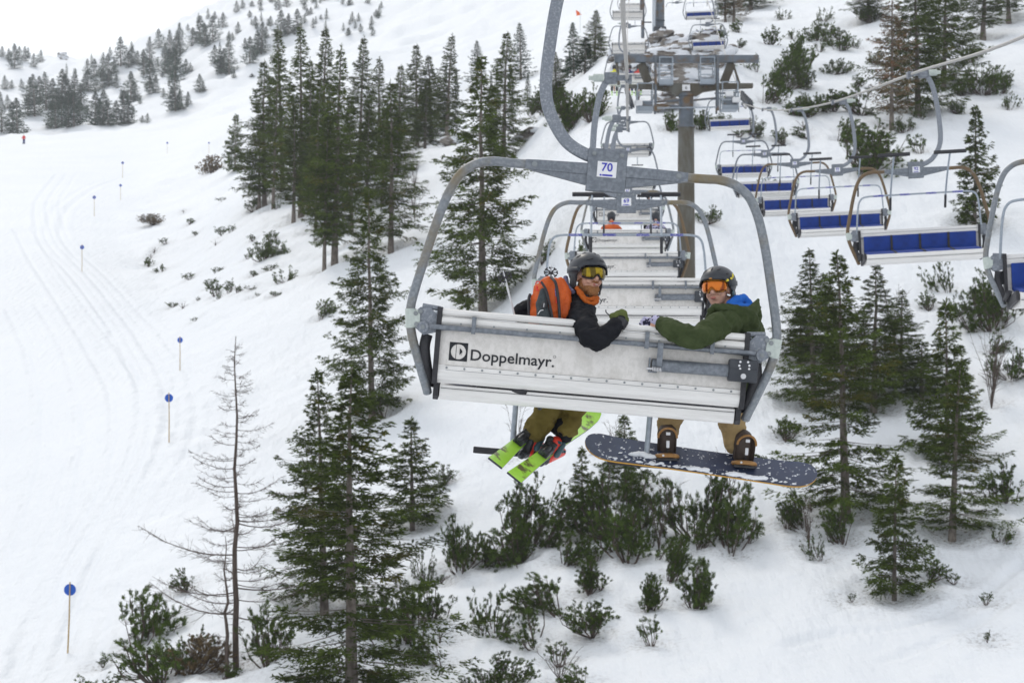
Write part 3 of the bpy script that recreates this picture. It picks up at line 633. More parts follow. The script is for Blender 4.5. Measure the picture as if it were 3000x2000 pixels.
# (kind, column, top row, foot row, half width, distance or None, label) in photo pixels
T_ = [
 ('a', 775, 175, 600, 62, None, 'leftmost tall spruce of the dense stand beside the piste, foot bare in the snow'),
 ('b', 828, 75, 560, 55, 182, 'slim tall spruce close behind the leftmost tree of the stand'),
 ('b', 882, 68, 628, 62, None, 'tall spruce with pale bare lower trunk, second from the left at the stand front'),
 ('a', 945, 80, 640, 66, 165, 'dark tall spruce in the middle of the stand behind the twin bare trunks'),
 ('b', 980, 130, 776, 74, None, 'tall spruce with long grey bare trunk reaching down into the gap of the stand'),
 ('b', 950, 300, 786, 44, None, 'thinner spruce whose bare foot stands left of the long grey trunk'),
 ('a', 1052, 104, 620, 58, 170, 'pointed spruce with visible reddish trunk at the centre of the stand'),
 ('b', 1110, 165, 600, 46, 178, 'narrow spruce with thin top right of the stand centre'),
 ('a', 1145, 235, 730, 70, None, 'yellowish green spruce with grey trunk at the right of the stand'),
 ('c', 1090, 560, 1215, 128, None, 'large spruce below the stand, nearest the left post of the carrier numbered 70'),
 ('a', 1168, 190, 560, 50, 182, 'slender spruce behind the yellowish one at the stand edge'),
 ('a', 1222, 128, 425, 48, None, 'dark green spruce on the snow edge, left of the far pair'),
 ('a', 1265, 160, 420, 52, None, 'broad dark spruce in the middle of the far clump on the snow edge'),
 ('b', 1308, 100, 415, 46, None, 'tallest dark spruce of the far clump on the snow edge'),
 ('g', 1396, 120, 260, 30, None, 'small hazy spruce standing alone on the upper snow slope'),
 ('c', 1415, 165, 912, 160, None, 'big spruce with long reddish trunk behind the left curve of the carrier numbered 70'),
 ('a', 1475, 92, 640, 78, 148, 'tall spruce just behind the big one left of the hanger arm'),
 ('g', 1526, 68, 235, 34, None, 'hazy pointed spruce at the slope top left of the hanger arm'),
 ('a', 1630, 150, 330, 40, 170, 'spruce seen just right of the hanger arm at mid slope'),
 ('j', 1682, 70, 215, 36, 168, 'loose spruce left of the dark pair near the orange flag'),
 ('a', 1742, 30, 225, 46, 166, 'pointed dark spruce under the orange flag, left of the haul rope'),
 ('j', 1714, 110, 230, 40, 163, 'low bushy spruce at the foot of the pointed dark one'),
 ('f', 688, 335, 500, 32, None, 'small sparse spruce standing alone left of the stand'),
 ('a', 2200, -120, 30, 60, None, 'dark spruce at the top edge above the return line'),
 ('b', 2125, -60, 60, 34, None, 'thin spruce at the top edge left of the brown larch'),
 ('c', 2690, -130, 330, 118, None, 'huge dark spruce at the top right above the return rope'),
 ('c', 2765, -150, 250, 100, None, 'broad dark spruce immediately right of the huge one at the top right'),
 ('b', 2880, -150, 115, 74, None, 'dark spruce standing at the upper right edge of the picture'),
 ('b', 2955, -160, 60, 66, None, 'dark spruce farthest right along the upper edge'),
 ('e', 2855, 315, 672, 66, None, 'small dark spruce standing alone right of the carrier numbered 92'),
 ('c', 2385, 730, 1180, 118, None, 'spruce with pointed crown close to the right post of the front carrier'),
 ('d', 2478, 735, 1500, 168, None, 'large spruce with long pale trunk below the carrier numbered 92'),
 ('d', 2425, 800, 1200, 95, 88, 'spruce between the pointed one and the one with the pale trunk'),
 ('c', 2640, 850, 1260, 85, 86, 'narrower dark spruce at the right rim of the dense clump below the return line'),
 ('f', 2700, 1000, 1320, 80, 84, 'loose young spruce filling the gap right of the dense clump'),
 ('e', 2345, 900, 1240, 60, 88, 'small spruce at the left rim of the dense clump beside the front carrier'),
 ('b', 2545, -60, 60, 60, None, 'spruce at the top edge left of the huge dark ones'),
 ('c', 2560, 770, 1250, 120, 83, 'dark spruce close behind the right side of the one with the pale trunk'),
 ('f', 2775, 880, 1330, 90, None, 'slender loose spruce behind the young one in the right foreground'),
 ('d', 2790, 1050, 1560, 128, None, 'bushy spruce with yellowish trunk in the right foreground'),
 ('f', 2620, 1330, 1735, 84, None, 'young bushy spruce lowest of the group in the right foreground'),
 ('d', 1030, 1070, 2080, 240, 58, 'large foreground spruce with knobbly grey trunk at the bottom left centre'),
 ('c', 950, 1085, 1720, 150, 68, 'spruce with dark crown just behind the large foreground one'),
 ('f', 1208, 1225, 1530, 88, None, 'small neat spruce standing right of the large foreground one'),
 ('f', 1832, 1215, 1440, 62, None, 'small spruce between the skis and the snowboard'),
 ('f', 1705, 1310, 1560, 55, None, 'thin young spruce under the tip of the snowboard'),
 ('e', 1636, 240, 500, 44, 150, 'slim spruce between the hanger arm and the grips of the next carriers'),
]
EX = [(760,330,600,46,176),(860,300,640,54,158),(985,330,690,52,140),(1075,300,660,54,152),(1165,340,640,50,162),(1245,230,470,48,178),(800,140,590,44,172),(905,170,655,50,160),(925,230,700,52,150),(1030,270,720,52,146),(1120,320,690,48,150)]
EXL = ['lower spruce filling the foot of the stand at its left end', 'shaded lower spruce between the two pale trunks of the stand', 'lower spruce hiding the middle of the long grey trunk', 'shaded spruce low in the centre of the stand', 'lower spruce at the right edge of the stand', 'spruce linking the stand with the far clump on the snow edge','spruce wedged between the first two tall trees of the stand', 'lower dark spruce right of the pale bare trunk', 'spruce overlapping the twin bare trunks on their left', 'lower spruce right of the long grey trunk', 'lower spruce in front of the narrow one right of the stand centre']
for (px, top, base, hw, d), lab in zip(EX, EXL): spruce_at('a' if px % 2 else 'b', px, top, base, hw, lab, d=d, group=G1)
for k, px, top, base, hw, d, lab in T_:
    if base < 800 and 740 < px < 1330: hw *= 1.2
    spruce_at(k, px, top, base, hw, lab, d=d, group=G1 if 'stand' in lab else None)

# far hillside behind the crest of the piste (positions read off the photo, given in source pixels / 0.34)
q = 800 / 2352
rows = {
 'distant left ridge': [(20,400,500),(75,420,520),(125,380,590),(165,400,520),(215,400,530),(240,410,500),(290,460,580),(350,430,540),(40,650,770),(100,690,770),(185,680,760)],
 'skyline of the far hillside': [(750,510,640),(810,510,700),(885,450,700),(930,470,700),(985,520,640),(1040,320,560),(1110,440,600),(1140,400,540),(1185,440,560),(1290,320,600),(1370,250,420),(1465,260,520),(1515,260,600),(1555,200,480),(1660,240,400),(1720,140,380),(1765,200,400),(1835,140,370),(1920,110,240),(2040,10,110),(2090,0,80),(2170,10,60),(2240,-40,40),(2330,-60,20)],
 'middle of the far hillside': [(250,670,900),(300,640,1000),(345,660,900),(400,620,950),(450,680,940),(530,600,900),(560,640,900),(640,590,900),(700,720,960),(730,640,790),(760,600,800),(825,680,800),(880,600,770),(940,600,760),(1000,640,760),(1240,430,640),(1290,520,760),(1420,370,640),(1465,420,640),(1510,420,700),(1125,620,880),(1160,700,860),(1290,660,810),(1340,650,800),(1600,510,640),(1640,540,620),(1850,390,550),(1890,430,600),(1975,300,640),(1930,420,640),(1905,480,640),(2050,190,290),(2110,330,430),(2150,320,550),(2190,400,520),(2250,190,480),(2215,260,470),(2200,140,240),(2330,140,240),(2290,230,330),(2420,90,330),(2480,120,300),(2560,80,260),(2400,-20,90),(2470,-60,60),(2620,-80,40),(2700,-60,30),(2800,-100,10),(2900,-90,-10)],
 'foot of the far hillside': [(15,790,1140),(65,820,950),(110,880,1120),(150,850,1180),(240,820,1010),(480,760,1110),(440,900,1110),(530,820,1100),(590,800,1095),(640,780,1090),(690,860,1070),(820,790,1080),(860,850,1080),(890,780,1080),(930,860,1078),(1000,870,1075),(1070,780,1070),(1100,860,1070),(1225,995,1065),(1270,975,1060),(1410,760,840),(1510,560,960),(1480,760,950),(1550,780,940),(1620,790,900),(1720,640,800),(1750,700,790),(2015,600,680),(2170,640,670)],
}
WORD = ['first', 'second', 'third', 'fourth', 'fifth', 'sixth', 'seventh', 'eighth', 'ninth', 'tenth', 'eleventh', 'twelfth']
def nth(i):
    if i < 12: return WORD[i]
    t = {13:'thirteenth',14:'fourteenth',15:'fifteenth',16:'sixteenth',17:'seventeenth',18:'eighteenth',19:'nineteenth',20:'twentieth',30:'thirtieth',40:'fortieth',50:'fiftieth',60:'sixtieth',70:'seventieth'}
    n = i + 1
    if n in t: return t[n]
    return {2:'twenty',3:'thirty',4:'forty',5:'fifty',6:'sixty',7:'seventy',8:'eighty'}[n // 10] + '-' + WORD[n % 10 - 1]
for row, L in rows.items():
    for i, (x, t, b) in enumerate(sorted(L)):
        px, top, base = x * q, t * q, b * q
        g = hit(px, base)
        d = None
        if g is None: d = 760
        elif g.y < 432: d = 470 + (i % 4) * 9
        key = 'j' if (base - top) * (d or g.y) / FPX < 9 else ('g' if i % 2 else 'i')
        hw = max(9, (base - top) * (.235 if key != 'j' else .33))
        spruce_at(key, px, top, base, hw, 'hazy far spruce at the ' + row.replace('at the ', '') + ', ' + nth(i) + ' from the left', d=d, name='far_spruce', group='hazy spruces across the far hillside')
rg2 = random.Random(4); more = []
for i in range(88):
    px = rg2.uniform(150, 1120); py = rg2.uniform(30, 330) if px < 700 else rg2.uniform(5, 110)
    if py < 215 - (px - 150) * .36: continue
    g = hit(px, py)
    if g is not None and g.y > 440: more.append((px, py))
for i, (px, py) in enumerate(sorted(more)):
    spruce_at('j', px, py - rg2.uniform(16, 34), py, rg2.uniform(5, 9), 'little hazy bush like spruce dotted on the far hillside, ' + nth(i) + ' from the left', name='far_spruce', group='hazy spruces across the far hillside')
for i, px in enumerate((1440, 1455, 1500, 1545, 1660, 1672, 1690, 1705, 1728, 1760, 1335, 1310)):
    spruce_at('g' if i % 2 else 'j', px, 215 - 12 * (i % 3) if px < 1600 else 175 - 10 * (i % 3), 300, 15, 'low spruce just behind the snow rim near the hanger arm, ' + nth(sorted((1440, 1455, 1500, 1545, 1660, 1672, 1690, 1705, 1728, 1760, 1335, 1310)).index(px)) + ' from the left', d=195, name='far_spruce', group='low spruces behind the snow rim')
def put_mugo(key, px, base, wpx, hpx, label, d=None, name='dwarf_pine', cat='shrub', group=None, sparse=1.0):
    g = ground(px, d) if d else hit(px, base)
    if g is None: return
    kk = {'v': dict(w_=3.2, h=1.4, seed=27, stems=26, sparse=1.2, upright=.4, mt='brownneedle'), 'p': dict(w_=3.2, h=1.7, seed=21, stems=30, sparse=1.4), 'q': dict(w_=3.2, h=1.5, seed=22, stems=20, sparse=1.1, upright=.3), 'r': dict(w_=1.6, h=2.0, seed=23, stems=22, sparse=1.5, upright=.8), 's': dict(w_=3.6, h=1.2, seed=24, stems=16, sparse=.9, upright=.2),
          't': dict(w_=1.2, h=.9, seed=25, stems=6, sparse=1.0, upright=.5), 'u': dict(w_=3.4, h=2.6, seed=26, stems=44, sparse=1.6, upright=.6)}[key]
    ms = proto('mugo_' + key, lambda: mugo(**kk)); s = g.y / FPX
    return put_tree(name, ms, g, hpx * s / kk['h'], wpx * s / kk['w_'], _rt.uniform(0, 6.28), label, cat, group, parts=('stems', 'needles'))
B_ = [
 ('u', 1565, 1590, 200, 240, None, 'tall dense dwarf pine under the lime skis'),
 ('u', 1800, 1560, 215, 250, None, 'biggest dense dwarf pine below the snowboard'),
 ('p', 1850, 1640, 260, 170, None, 'dwarf pine in front of the biggest one below the snowboard'),
 ('q', 1520, 1635, 230, 130, None, 'loose dwarf pine at the foot of the tall dense one'),
 ('q', 1645, 1640, 150, 110, None, 'small fan shaped dwarf pine between the two dense ones'),
 ('p', 2050, 1560, 230, 250, None, 'wide open dwarf pine below the right end of the snowboard'),
 ('q', 2150, 1620, 220, 170, None, 'spreading dwarf pine twigs reaching right below the snowboard'),
 ('r', 2030, 1770, 96, 190, None, 'upright bushy dwarf pine low below the snowboard'),
 ('r', 1905, 1775, 74, 140, None, 'slim upright young dwarf pine on open snow below the footrest'),
 ('r', 1965, 1690, 60, 170, None, 'narrow upright dwarf pine between the slim one and the bushy one'),
 ('r', 1720, 1735, 90, 120, None, 'small forked dwarf pine with open twigs in the lower centre'),
 ('q', 1640, 1795, 250, 130, None, 'low wide dwarf pine in the lower centre, upper of the leaning pair'),
 ('p', 1740, 1855, 190, 110, None, 'low dwarf pine in the lower centre, right of the leaning pair'),
 ('s', 1460, 1850, 170, 150, None, 'thin leaning dwarf pine left of the wide one in the lower centre'),
 ('s', 1560, 1880, 230, 120, None, 'sprawling sparse dwarf pine below the wide one in the lower centre'),
 ('p', 1340, 1660, 150, 170, None, 'dwarf pine right of the large foreground spruce'),
 ('q', 1260, 1790, 190, 150, None, 'dwarf pine close to the right foot of the large foreground spruce'),
 ('q', 1290, 1940, 160, 120, None, 'ragged dwarf pine near the bottom edge right of the large foreground spruce'),
 ('t', 1903, 1880, 60, 74, None, 'tiny pine seedling alone on the snow below the slim upright one'),
 ('p', 1450, 2010, 190, 110, None, 'dwarf pine cut by the bottom edge left of the lower centre'),
 ('t', 1640, 1940, 66, 64, None, 'small olive tuft of pine above the bottom edge'),
 ('q', 1715, 2015, 130, 90, None, 'dwarf pine cut by the bottom edge right of the small olive tuft'),
 ('q', 385, 1900, 260, 190, None, 'big dwarf pine farthest left in the foreground'),
 ('v', 560, 1960, 200, 120, None, 'tangled dwarf pine around the foot of the dead larch'),
 ('q', 780, 1940, 200, 190, None, 'dense dwarf pine between the dead larch and the foreground spruce'),
 ('q', 545, 1720, 90, 80, None, 'small pine branch poking up left of the dead larch'),
 ('q', 480, 2015, 330, 120, None, 'dwarf pine along the bottom edge at the left'),
 ('p', 1180, 1960, 230, 210, 64, 'dark dwarf pine filling the right foot of the large foreground spruce'),
 ('t', 302, 1950, 44, 24, None, 'tiny pine sprig left of the tangled dwarf pines'),
 ('p', 775, 758, 100, 84, None, 'round dwarf pine in front of the spruce stand'),
 ('s', 838, 822, 88, 46, None, 'low spreading dwarf pine below the round one in front of the stand'),
 ('v', 615, 508, 90, 56, None, 'brownish low shrub beside the small sparse spruce'),
 ('t', 632, 862, 48, 40, None, 'small pine tuft left below the low spreading one'),
 ('t', 672, 856, 34, 34, None, 'tiny pine tuft right of another in the snow below the stand'),
 ('v', 455, 655, 90, 30, None, 'flat brown sprigs sticking out of the snow beside the piste'),
 ('q', 935, 870, 110, 60, 117, 'low pine branches at the foot of the large spruce below the stand'),
 ('q', 1130, 1215, 120, 70, None, 'brown and green shrub at the foot of the large spruce below the stand'),
 ('u', 1672, 375, 130, 150, None, 'dark dwarf pine thicket behind the grips of the next carriers'),
 ('u', 1735, 350, 100, 120, None, 'dark dwarf pine left of the tower sheaves'),
 ('u', 1600, 330, 90, 90, 160, 'dwarf pine beside the hanger arm on the upper slope'),
 ('p', 2060, 372, 90, 60, None, 'dwarf pine right behind the upper part of the tower'),
 ('p', 1960, 380, 84, 60, None, 'dwarf pine left behind the upper part of the tower'),
 ('p', 2075, 650, 60, 56, None, 'small dwarf pine right of the rusty tower column'),
 ('q', 1590, 765, 80, 76, None, 'small dwarf pine left of the frame of the carrier numbered 69'),
 ('q', 1690, 770, 60, 80, None, 'twiggy shrub seen inside the left part of the carrier frames'),
 ('q', 2235, 300, 130, 100, None, 'dwarf pine right of the tower head'),
 ('u', 2305, 260, 90, 150, None, 'taller pine right of the tower head under the slope crest'),
 ('p', 2330, 205, 100, 90, None, 'dwarf pine above the white snow mound right of the tower'),
 ('p', 2390, 120, 100, 70, None, 'round dwarf pine on the upper right slope'),
 ('r', 2320, 165, 44, 80, None, 'thin upright pine on the upper right slope'),
 ('p', 2465, 145, 90, 60, None, 'dark round dwarf pine left of the brown larch'),
 ('u', 2360, 340, 120, 80, None, 'left end of the dark pine row above the return rope'),
 ('p', 2440, 325, 160, 70, None, 'middle of the dark pine row above the return rope'),
 ('q', 2530, 330, 150, 80, None, 'right end of the dark pine row above the return rope'),
 ('u', 2545, 500, 230, 170, None, 'large rounded dwarf pine behind the carrier numbered 93'),
 ('q', 2455, 410, 150, 70, None, 'sparse branches reaching left of the large rounded dwarf pine'),
 ('t', 2695, 445, 50, 50, None, 'small dwarf pine alone between two return carriers'),
 ('u', 2880, 275, 110, 110, None, 'bushy pine right of the huge dark spruces'),
 ('p', 2262, 560, 90, 40, None, 'low pine seen above the carriers of the return line'),
 ('q', 2260, 130, 80, 60, None, 'small pine on the upper slope right of the second tower'),
 ('p', 2100, 130, 90, 60, None, 'shrub behind the return carriers beside the grey rocks'),
 ('s', 2775, 850, 120, 110, None, 'thin rounded shrub under the carrier numbered 92'),
 ('u', 2900, 960, 190, 190, None, 'dark dense dwarf pine near the carrier at the right edge'),
 ('p', 2985, 900, 100, 120, None, 'dark dwarf pine cut by the right edge'),
 ('q', 2950, 1460, 160, 130, None, 'dwarf pine at the right edge beside the foreground spruces'),
 ('q', 2360, 1545, 120, 130, None, 'shrubby pine left of the large spruce with the pale trunk'),
 ('q', 2480, 1590, 150, 130, None, 'low dwarf pine at the foot of the spruce with the pale trunk'),
 ('s', 2400, 1630, 80, 80, None, 'brownish pine sprig on the snow below the shrubby pine'),
 ('t', 2310, 1540, 54, 60, None, 'small pine seedling alone left of the shrubby pine'),
 ('q', 2720, 1700, 110, 60, None, 'low pine sprigs right of the young foreground spruce'),
 ('t', 2795, 1705, 44, 28, None, 'tiny pine tuft on open snow right of the low sprigs'),
 ('t', 2888, 1765, 34, 30, None, 'tiny dark tuft on the open snow at the lower right'),
 ('t', 2893, 1875, 30, 24, None, 'tiny dark tuft nearest the bottom right corner'),
 ('s', 2935, 1580, 90, 50, None, 'half buried twig on the snow near the right edge'),
 ('q', 2300, 1290, 110, 70, None, 'dwarf pine branches behind the right end of the snowboard'),
 ('q', 1300, 1410, 90, 60, None, 'pine branches right of the small neat spruce'),
]
for k, px, base, wpx, hpx, d, lab in B_:
    if px > 1200 or base < 1000: pass
    put_mugo(k, px, base, wpx * 1.25, hpx * .88, lab, d=d, group='dwarf pines scattered over the slope')
    if base > 1500 and wpx > 120 or base < 420 and wpx > 85:
        for sd_, w2 in ((-1, 'left'), (1, 'right')):
            l2 = 'low branches just ' + w2 + ' of the ' + lab
            if len(l2.split()) <= 16 and _rt.random() < .75: put_mugo(_rt.choice('qspq'), px + sd_ * wpx * _rt.uniform(.45, .75), base + _rt.uniform(-25, 35) * (1 if base > 1000 else .3), wpx * _rt.uniform(.5, .9), hpx * _rt.uniform(.35, .6), l2, group='dwarf pines scattered over the slope')
# scrub sticking out of the snow between the run and the stand
rg = random.Random(9); SPG = []
for i in range(64):
    px = rg.uniform(430, 960); py = 560 + rg.random() * 320 + (px < 600) * 60
    if i > 44: px, py = rg.choice([(rg.uniform(2150, 2700), rg.uniform(60, 420)), (rg.uniform(2300, 2950), rg.uniform(1200, 1900)), (rg.uniform(1250, 1900), rg.uniform(1250, 1950))])
    g = hit(px, py)
    if g is None: continue
    SPG.append((px, py, g, i))
AREA = {0: 'beside the ski run', 1: 'on the upper right slope', 2: 'on the open snow at the lower right', 3: 'on the snow below the front carrier'}
def area(px, py, i): return 0 if i <= 44 else (1 if py < 500 else (2 if px > 2200 else 3))
for a_ in range(4):
    for j, (px, py, g, i) in enumerate(sorted([q_ for q_ in SPG if area(q_[0], q_[1], q_[3]) == a_], key=lambda q_: q_[0])):
        s = g.y / FPX; kind = rg.choice('ttsb'); gp = 'sprigs of scrub poking out of the snow'
        lab = ('bare sprig ' if kind == 'b' else 'green sprig ') + AREA[a_] + ', ' + nth(j) + ' from the left'
        if kind == 'b':
            o = link('bare_sprig', proto('sprig', lambda: twigs(.7, .5, 99, 7))); o.location = g; o.scale = (rg.uniform(.6, 1.5), 1, rg.uniform(.3, .9)); o.rotation_euler.z = rg.uniform(0, 6); tag(o, lab, 'shrub', gp)
        else:
            put_mugo(kind, px, py, rg.uniform(22, 55), rg.uniform(8, 24), lab, name='scrub_sprig', group=gp)
UR = [(2170, 95), (2215, 205), (2270, 245), (2290, 60), (2350, 250), (2420, 60), (2450, 215), (2500, 255), (2540, 60), (2570, 190), (2650, 385), (2700, 345), (2800, 330), (2850, 180), (2925, 250), (2960, 320), (2480, 385), (2300, 420), (2210, 400), (2900, 1030), (2960, 1100), (2880, 900), (2800, 930), (2720, 905)]
for i, (px, py) in enumerate(sorted(UR)):
    put_mugo('qusps'[i % 5], px, py, _rt.uniform(60, 110) * (1.3 if py > 800 else 1), _rt.uniform(34, 60) * (1.5 if py > 800 else 1), 'dark patch of brush on the right hand slope, ' + nth(i) + ' from the left', group='brush patches on the right hand slope')
# dead larch, second thin stem, brown larch top right
g = ground(692, 63); H = (CAMZ + (HOR - 985) / FPX * g.y) - g.z
put_tree('bare_larch', bare_tree(10, 31, rad=3.9, r0=.095, fine=1.3, spacing=.17), g, H / 10, 1, 1.0, 'leafless larch with dark trunk and long curved boughs in the left foreground', 'larch', None, ('trunk', 'boughs'))
g = ground(668, 62); H = (CAMZ + (HOR - 1570) / FPX * g.y) - g.z
put_tree('bare_larch', bare_tree(5, 32, rad=.9, r0=.06, fine=.8, spacing=.4), g, H / 5, 1, 2.0, 'thin crooked dead stem just left of the big leafless larch', 'larch', None, ('trunk', 'boughs'))
ml = conifer(h=12, rad=2.1, seed=41, detail=1.1, droop=.1, bare=.12, ragged=.45, brown=.3, mat_n='brownneedle', gap=.2, name='brown_larch')
for px, top, base, hw, lab in [(2612, -60, 370, 95, 'brown twiggy larch beside the huge dark spruce at the top right'), (2150, -90, 62, 62, 'brown larch at the top edge near the second tower')]:
    g = hit(px, base); H = (CAMZ + (HOR - top) / FPX * g.y) - g.z
    put_tree('brown_larch', ml, g, H / 12, hw / FPX * g.y / 2.0, px, lab, 'larch')
tw = [(545, 1290, 60, 60, 'x'),]
for i, (px, base, hpx, wpx, lab) in enumerate([
    (2905, 1185, 260, 130, 'fan of bare twigs right of the spruces in the right foreground'),
    (2620, 1010, 200, 70, 'tall bare saplings below the carrier numbered 92'),
    (1515, 1320, 150, 60, 'bare upright twigs left of the footrest post'),
    (1930, 1600, 230, 120, 'bare grey sapling tangle below the snowboard'),
    (1215, 560, 170, 90, 'pale bare bush at the right side of the spruce stand'),
    (1640, 2000, 120, 120, 'fine bare twigs at the bottom edge in the lower centre'),
    (895, 1450, 150, 80, 'fine bare twigs between the dead larch and the spruces'),
    (1800, 1330, 110, 60, 'bare twigs left of the small spruce under the seat'),
    (2140, 1460, 160, 90, 'bare twigs behind the snowboard under the right rider'),
    (2370, 1600, 150, 40, 'thin bare stem left of the large spruce with the pale trunk'),
    (1870, 300, 90, 60, 'bare bush under the grey rocks'),
    (1215, 640, 160, 80, 'bare sapling leaning at the edge of the spruce stand')]):
    g = hit(px, base)
    if g is None: continue
    s = g.y / FPX; o = link('bare_bush', twigs(hpx * s, wpx * s * .6, 50 + i, 11 if i != 0 else 20)); o.location = g
    tag(o, lab, 'bush')
# rocks
def rock(px, base, w_, h_, seed, label, d=None):
    g = ground(px, d) if d else (hit(px, base) or ground(px, 895)); s = g.y / FPX
    mb = MB(); rnd = random.Random(seed); n = 6
    for i in range(n):
        zz = (i / n - .25) * h_ * s
        q = Euler((rnd.uniform(-.15, .15), rnd.uniform(-.32, -.08), rnd.uniform(-.3, .3))).to_matrix()
        mb.box((rnd.uniform(-.22, .22) * w_ * s, rnd.uniform(-.6, .4), zz), (w_ * s * rnd.uniform(.45, .95), rnd.uniform(1.4, 2.6), h_ * s * rnd.uniform(.14, .30)), q)
    o = blob(mb, 'rock', M['rock'], voxel=max(.07, w_ * s / 60), smooth=2, disp=(.22, .9), seed=seed); o.location = g; return tag(o, label, 'rock')
rock(1975, 140, 230, 90, 1, 'grey layered rock outcrop with snow patches above the tower head', 139)
rock(1955, 118, 120, 46, 9, 'rock shelf at the very foot of the second tower', 150)
rock(2070, 128, 130, 50, 10, 'rock shelf right of the second tower foot with rusty top', 146)
rock(1850, 175, 110, 80, 2, 'grey rock wall left of the layered outcrop', 141)
rock(2010, 205, 230, 80, 3, 'snow streaked rock ledge directly above the tower beam', 135)
rock(1985, 265, 150, 60, 4, 'grey rock seen through the tower head railings', 128)
rock(1330, 400, 90, 26, 5, 'low dark rock on the snow edge left of the big spruce', 172)
rock(1560, 420, 110, 30, 6, 'low rock with shrubs beside the hanger arm', 150)
rock(2110, 175, 70, 50, 7, 'brownish rock right of the layered outcrop', 141)
rock(185, 175, 30, 26, 8, 'tiny dark crag on the distant left ridge')
# piste markers
def marker(px, top, base, label, first=[None]):
    g = hit(px, base); s = g.y / FPX; H = (base - top) * s
    if first[0] is None:
        t = thing('piste_marker', label, 'piste marker', g, 'blue disc poles beside the ski run')
        mb = MB(); mb.tube([(0, 0, -.3), (.01, 0, 1.0), (-.005, 0, 2.0)], [.024, .022, .018], n=8); mb.build('pole', M['wood'], t)
        mb = MB(); mb.cyl((0, .028, 1.78), (0, .034, 1.78), .165, n=28); mb.build('disc', M['discblue'], t); first[0] = t
    else:
        t = copy_tree(first[0]); t['label'] = label; t.location = g
    t.scale = (1, 1, H / 2.0)
    if H / 2 > 0: t.scale = (max(.8, H / 2),) * 3
    t.rotation_euler = (0, R(2.0 if px < 250 and base > 1500 else 0), R(_rt.uniform(-15, 15))); return t
for px, top, base, lab in [(198, 1706, 1917, 'nearest blue disc pole at the lower left, leaning slightly'), (495, 1150, 1298, 'blue disc on a wooden pole left of the leafless larch'), (527, 985, 1087, 'blue disc pole above the one beside the larch'),
    (240, 716, 795, 'blue disc pole halfway up the ski run'), (276, 572, 634, 'blue disc pole where the run starts bending'), (353, 538, 586, 'small blue disc pole right of the run bend'), (359, 472, 520, 'far blue disc pole high on the run'), (490, 415, 450, 'tiny blue disc pole near the crest, left of another'), (612, 417, 450, 'tiny blue disc pole near the crest left of the sparse spruce')]:
    marker(px, top, base, lab)
# ================================================================ chairlift
def arc(cx_, cz, r, a0, a1, n=7):
    return [(cx_ + r * math.cos(R(a0 + (a1 - a0) * i / (n - 1))), cz + r * math.sin(R(a0 + (a1 - a0) * i / (n - 1)))) for i in range(n)]
def smooth_path(P, n=6):
    P = [Vector(p) for p in P]; out = []
    for i in range(len(P) - 1):
        a = P[max(i - 1, 0)]; b = P[i]; c = P[i + 1]; d = P[min(i + 2, len(P) - 1)]
        for k in range(n):
            t = k / n; out.append(.5 * ((2 * b) + (c - a) * t + (2 * a - 5 * b + 4 * c - d) * t * t + (3 * b - a - 3 * c + d) * t ** 3))
    out.append(P[-1]); return out
def text_mesh(s, size, depth=.0015, sx=1.0, bold=0.0):
    cu = bpy.data.curves.new("txt", 'FONT'); cu.body = s; cu.size = size; cu.extrude = depth; cu.offset = bold
    cu.align_x = 'CENTER'; cu.align_y = 'CENTER'; cu.resolution_u = 3
    o = bpy.data.objects.new("txt", cu); col.objects.link(o); dg = bpy.context.evaluated_depsgraph_get(); dg.update()
    me = bpy.data.meshes.new_from_object(o.evaluated_get(dg)); bpy.data.objects.remove(o); bpy.data.curves.remove(cu)
    for v in me.vertices: v.co = Vector((v.co.x * sx, v.co.z, v.co.y))        # upright, read from -Y
    me.materials.clear(); return me
CM = {}        # shared chair meshes
def cm(key, fn):
    if key not in CM: CM[key] = fn()
    return CM[key]
def _frame():
    mb = MB(); half = [(.30, 0, -.004), (.62, 0, -.002), (.74, 0, .0), (.845, 0, -.025), (.93, 0, -.085), (.985, 0, -.17), (1.03, 0, -.28), (1.08, 0, -.45), (1.13, 0, -.66), (1.175, 0, -.86), (1.195, 0, -.98), (1.192, .0, -1.08), (1.165, .01, -1.20), (1.10, .04, -1.38), (1.055, .07, -1.50), (1.045, .09, -1.535)]
    for s in (1, -1): mb.tube(smooth_path([(x * s, y, z) for x, y, z in half], 5), (.033, .027), n=12, up=(0, 1, 0)) if False else mb.tube(smooth_path([(x * s, y, z) for x, y, z in half], 5), .0305, n=12)
    return mb
def _arm():
    mb = MB(); p = [(-.06, .0, .075), (-.16, 0, .10), (-.275, 0, .165), (-.37, 0, .29), (-.425, 0, .42), (-.443, 0, .58), (-.435, 0, .80), (-.42, 0, 1.00), (-.395, 0, 1.18), (-.355, 0, 1.38), (-.30, 0, 1.52), (-.245, 0, 1.60)]
    P = smooth_path(p, 5); mb.tube(P, [(.028, .045)] * len(P), n=16, flat='rect', up=(0, 1, 0)); return mb
def _grip():
    mb = MB(); mb.box((-.21, 0, 1.615), (.17, .10, .15), None, .02); mb.box((-.08, 0, 1.62), (.14, .07, .07), None, .012); mb.box((0.0, 0, 1.615), (.07, .30, .06), None, .02)
    mb.cyl((-.21, -.055, 1.64), (-.21, -.075, 1.64), .03, n=10); mb.box((.04, 0, 1.60), (.05, .22, .10), None, .012)
    for s in (-1, 1): mb.cyl((0, s * .15, 1.60), (0, s * .33, 1.607), .022, .008, n=8)
    return mb
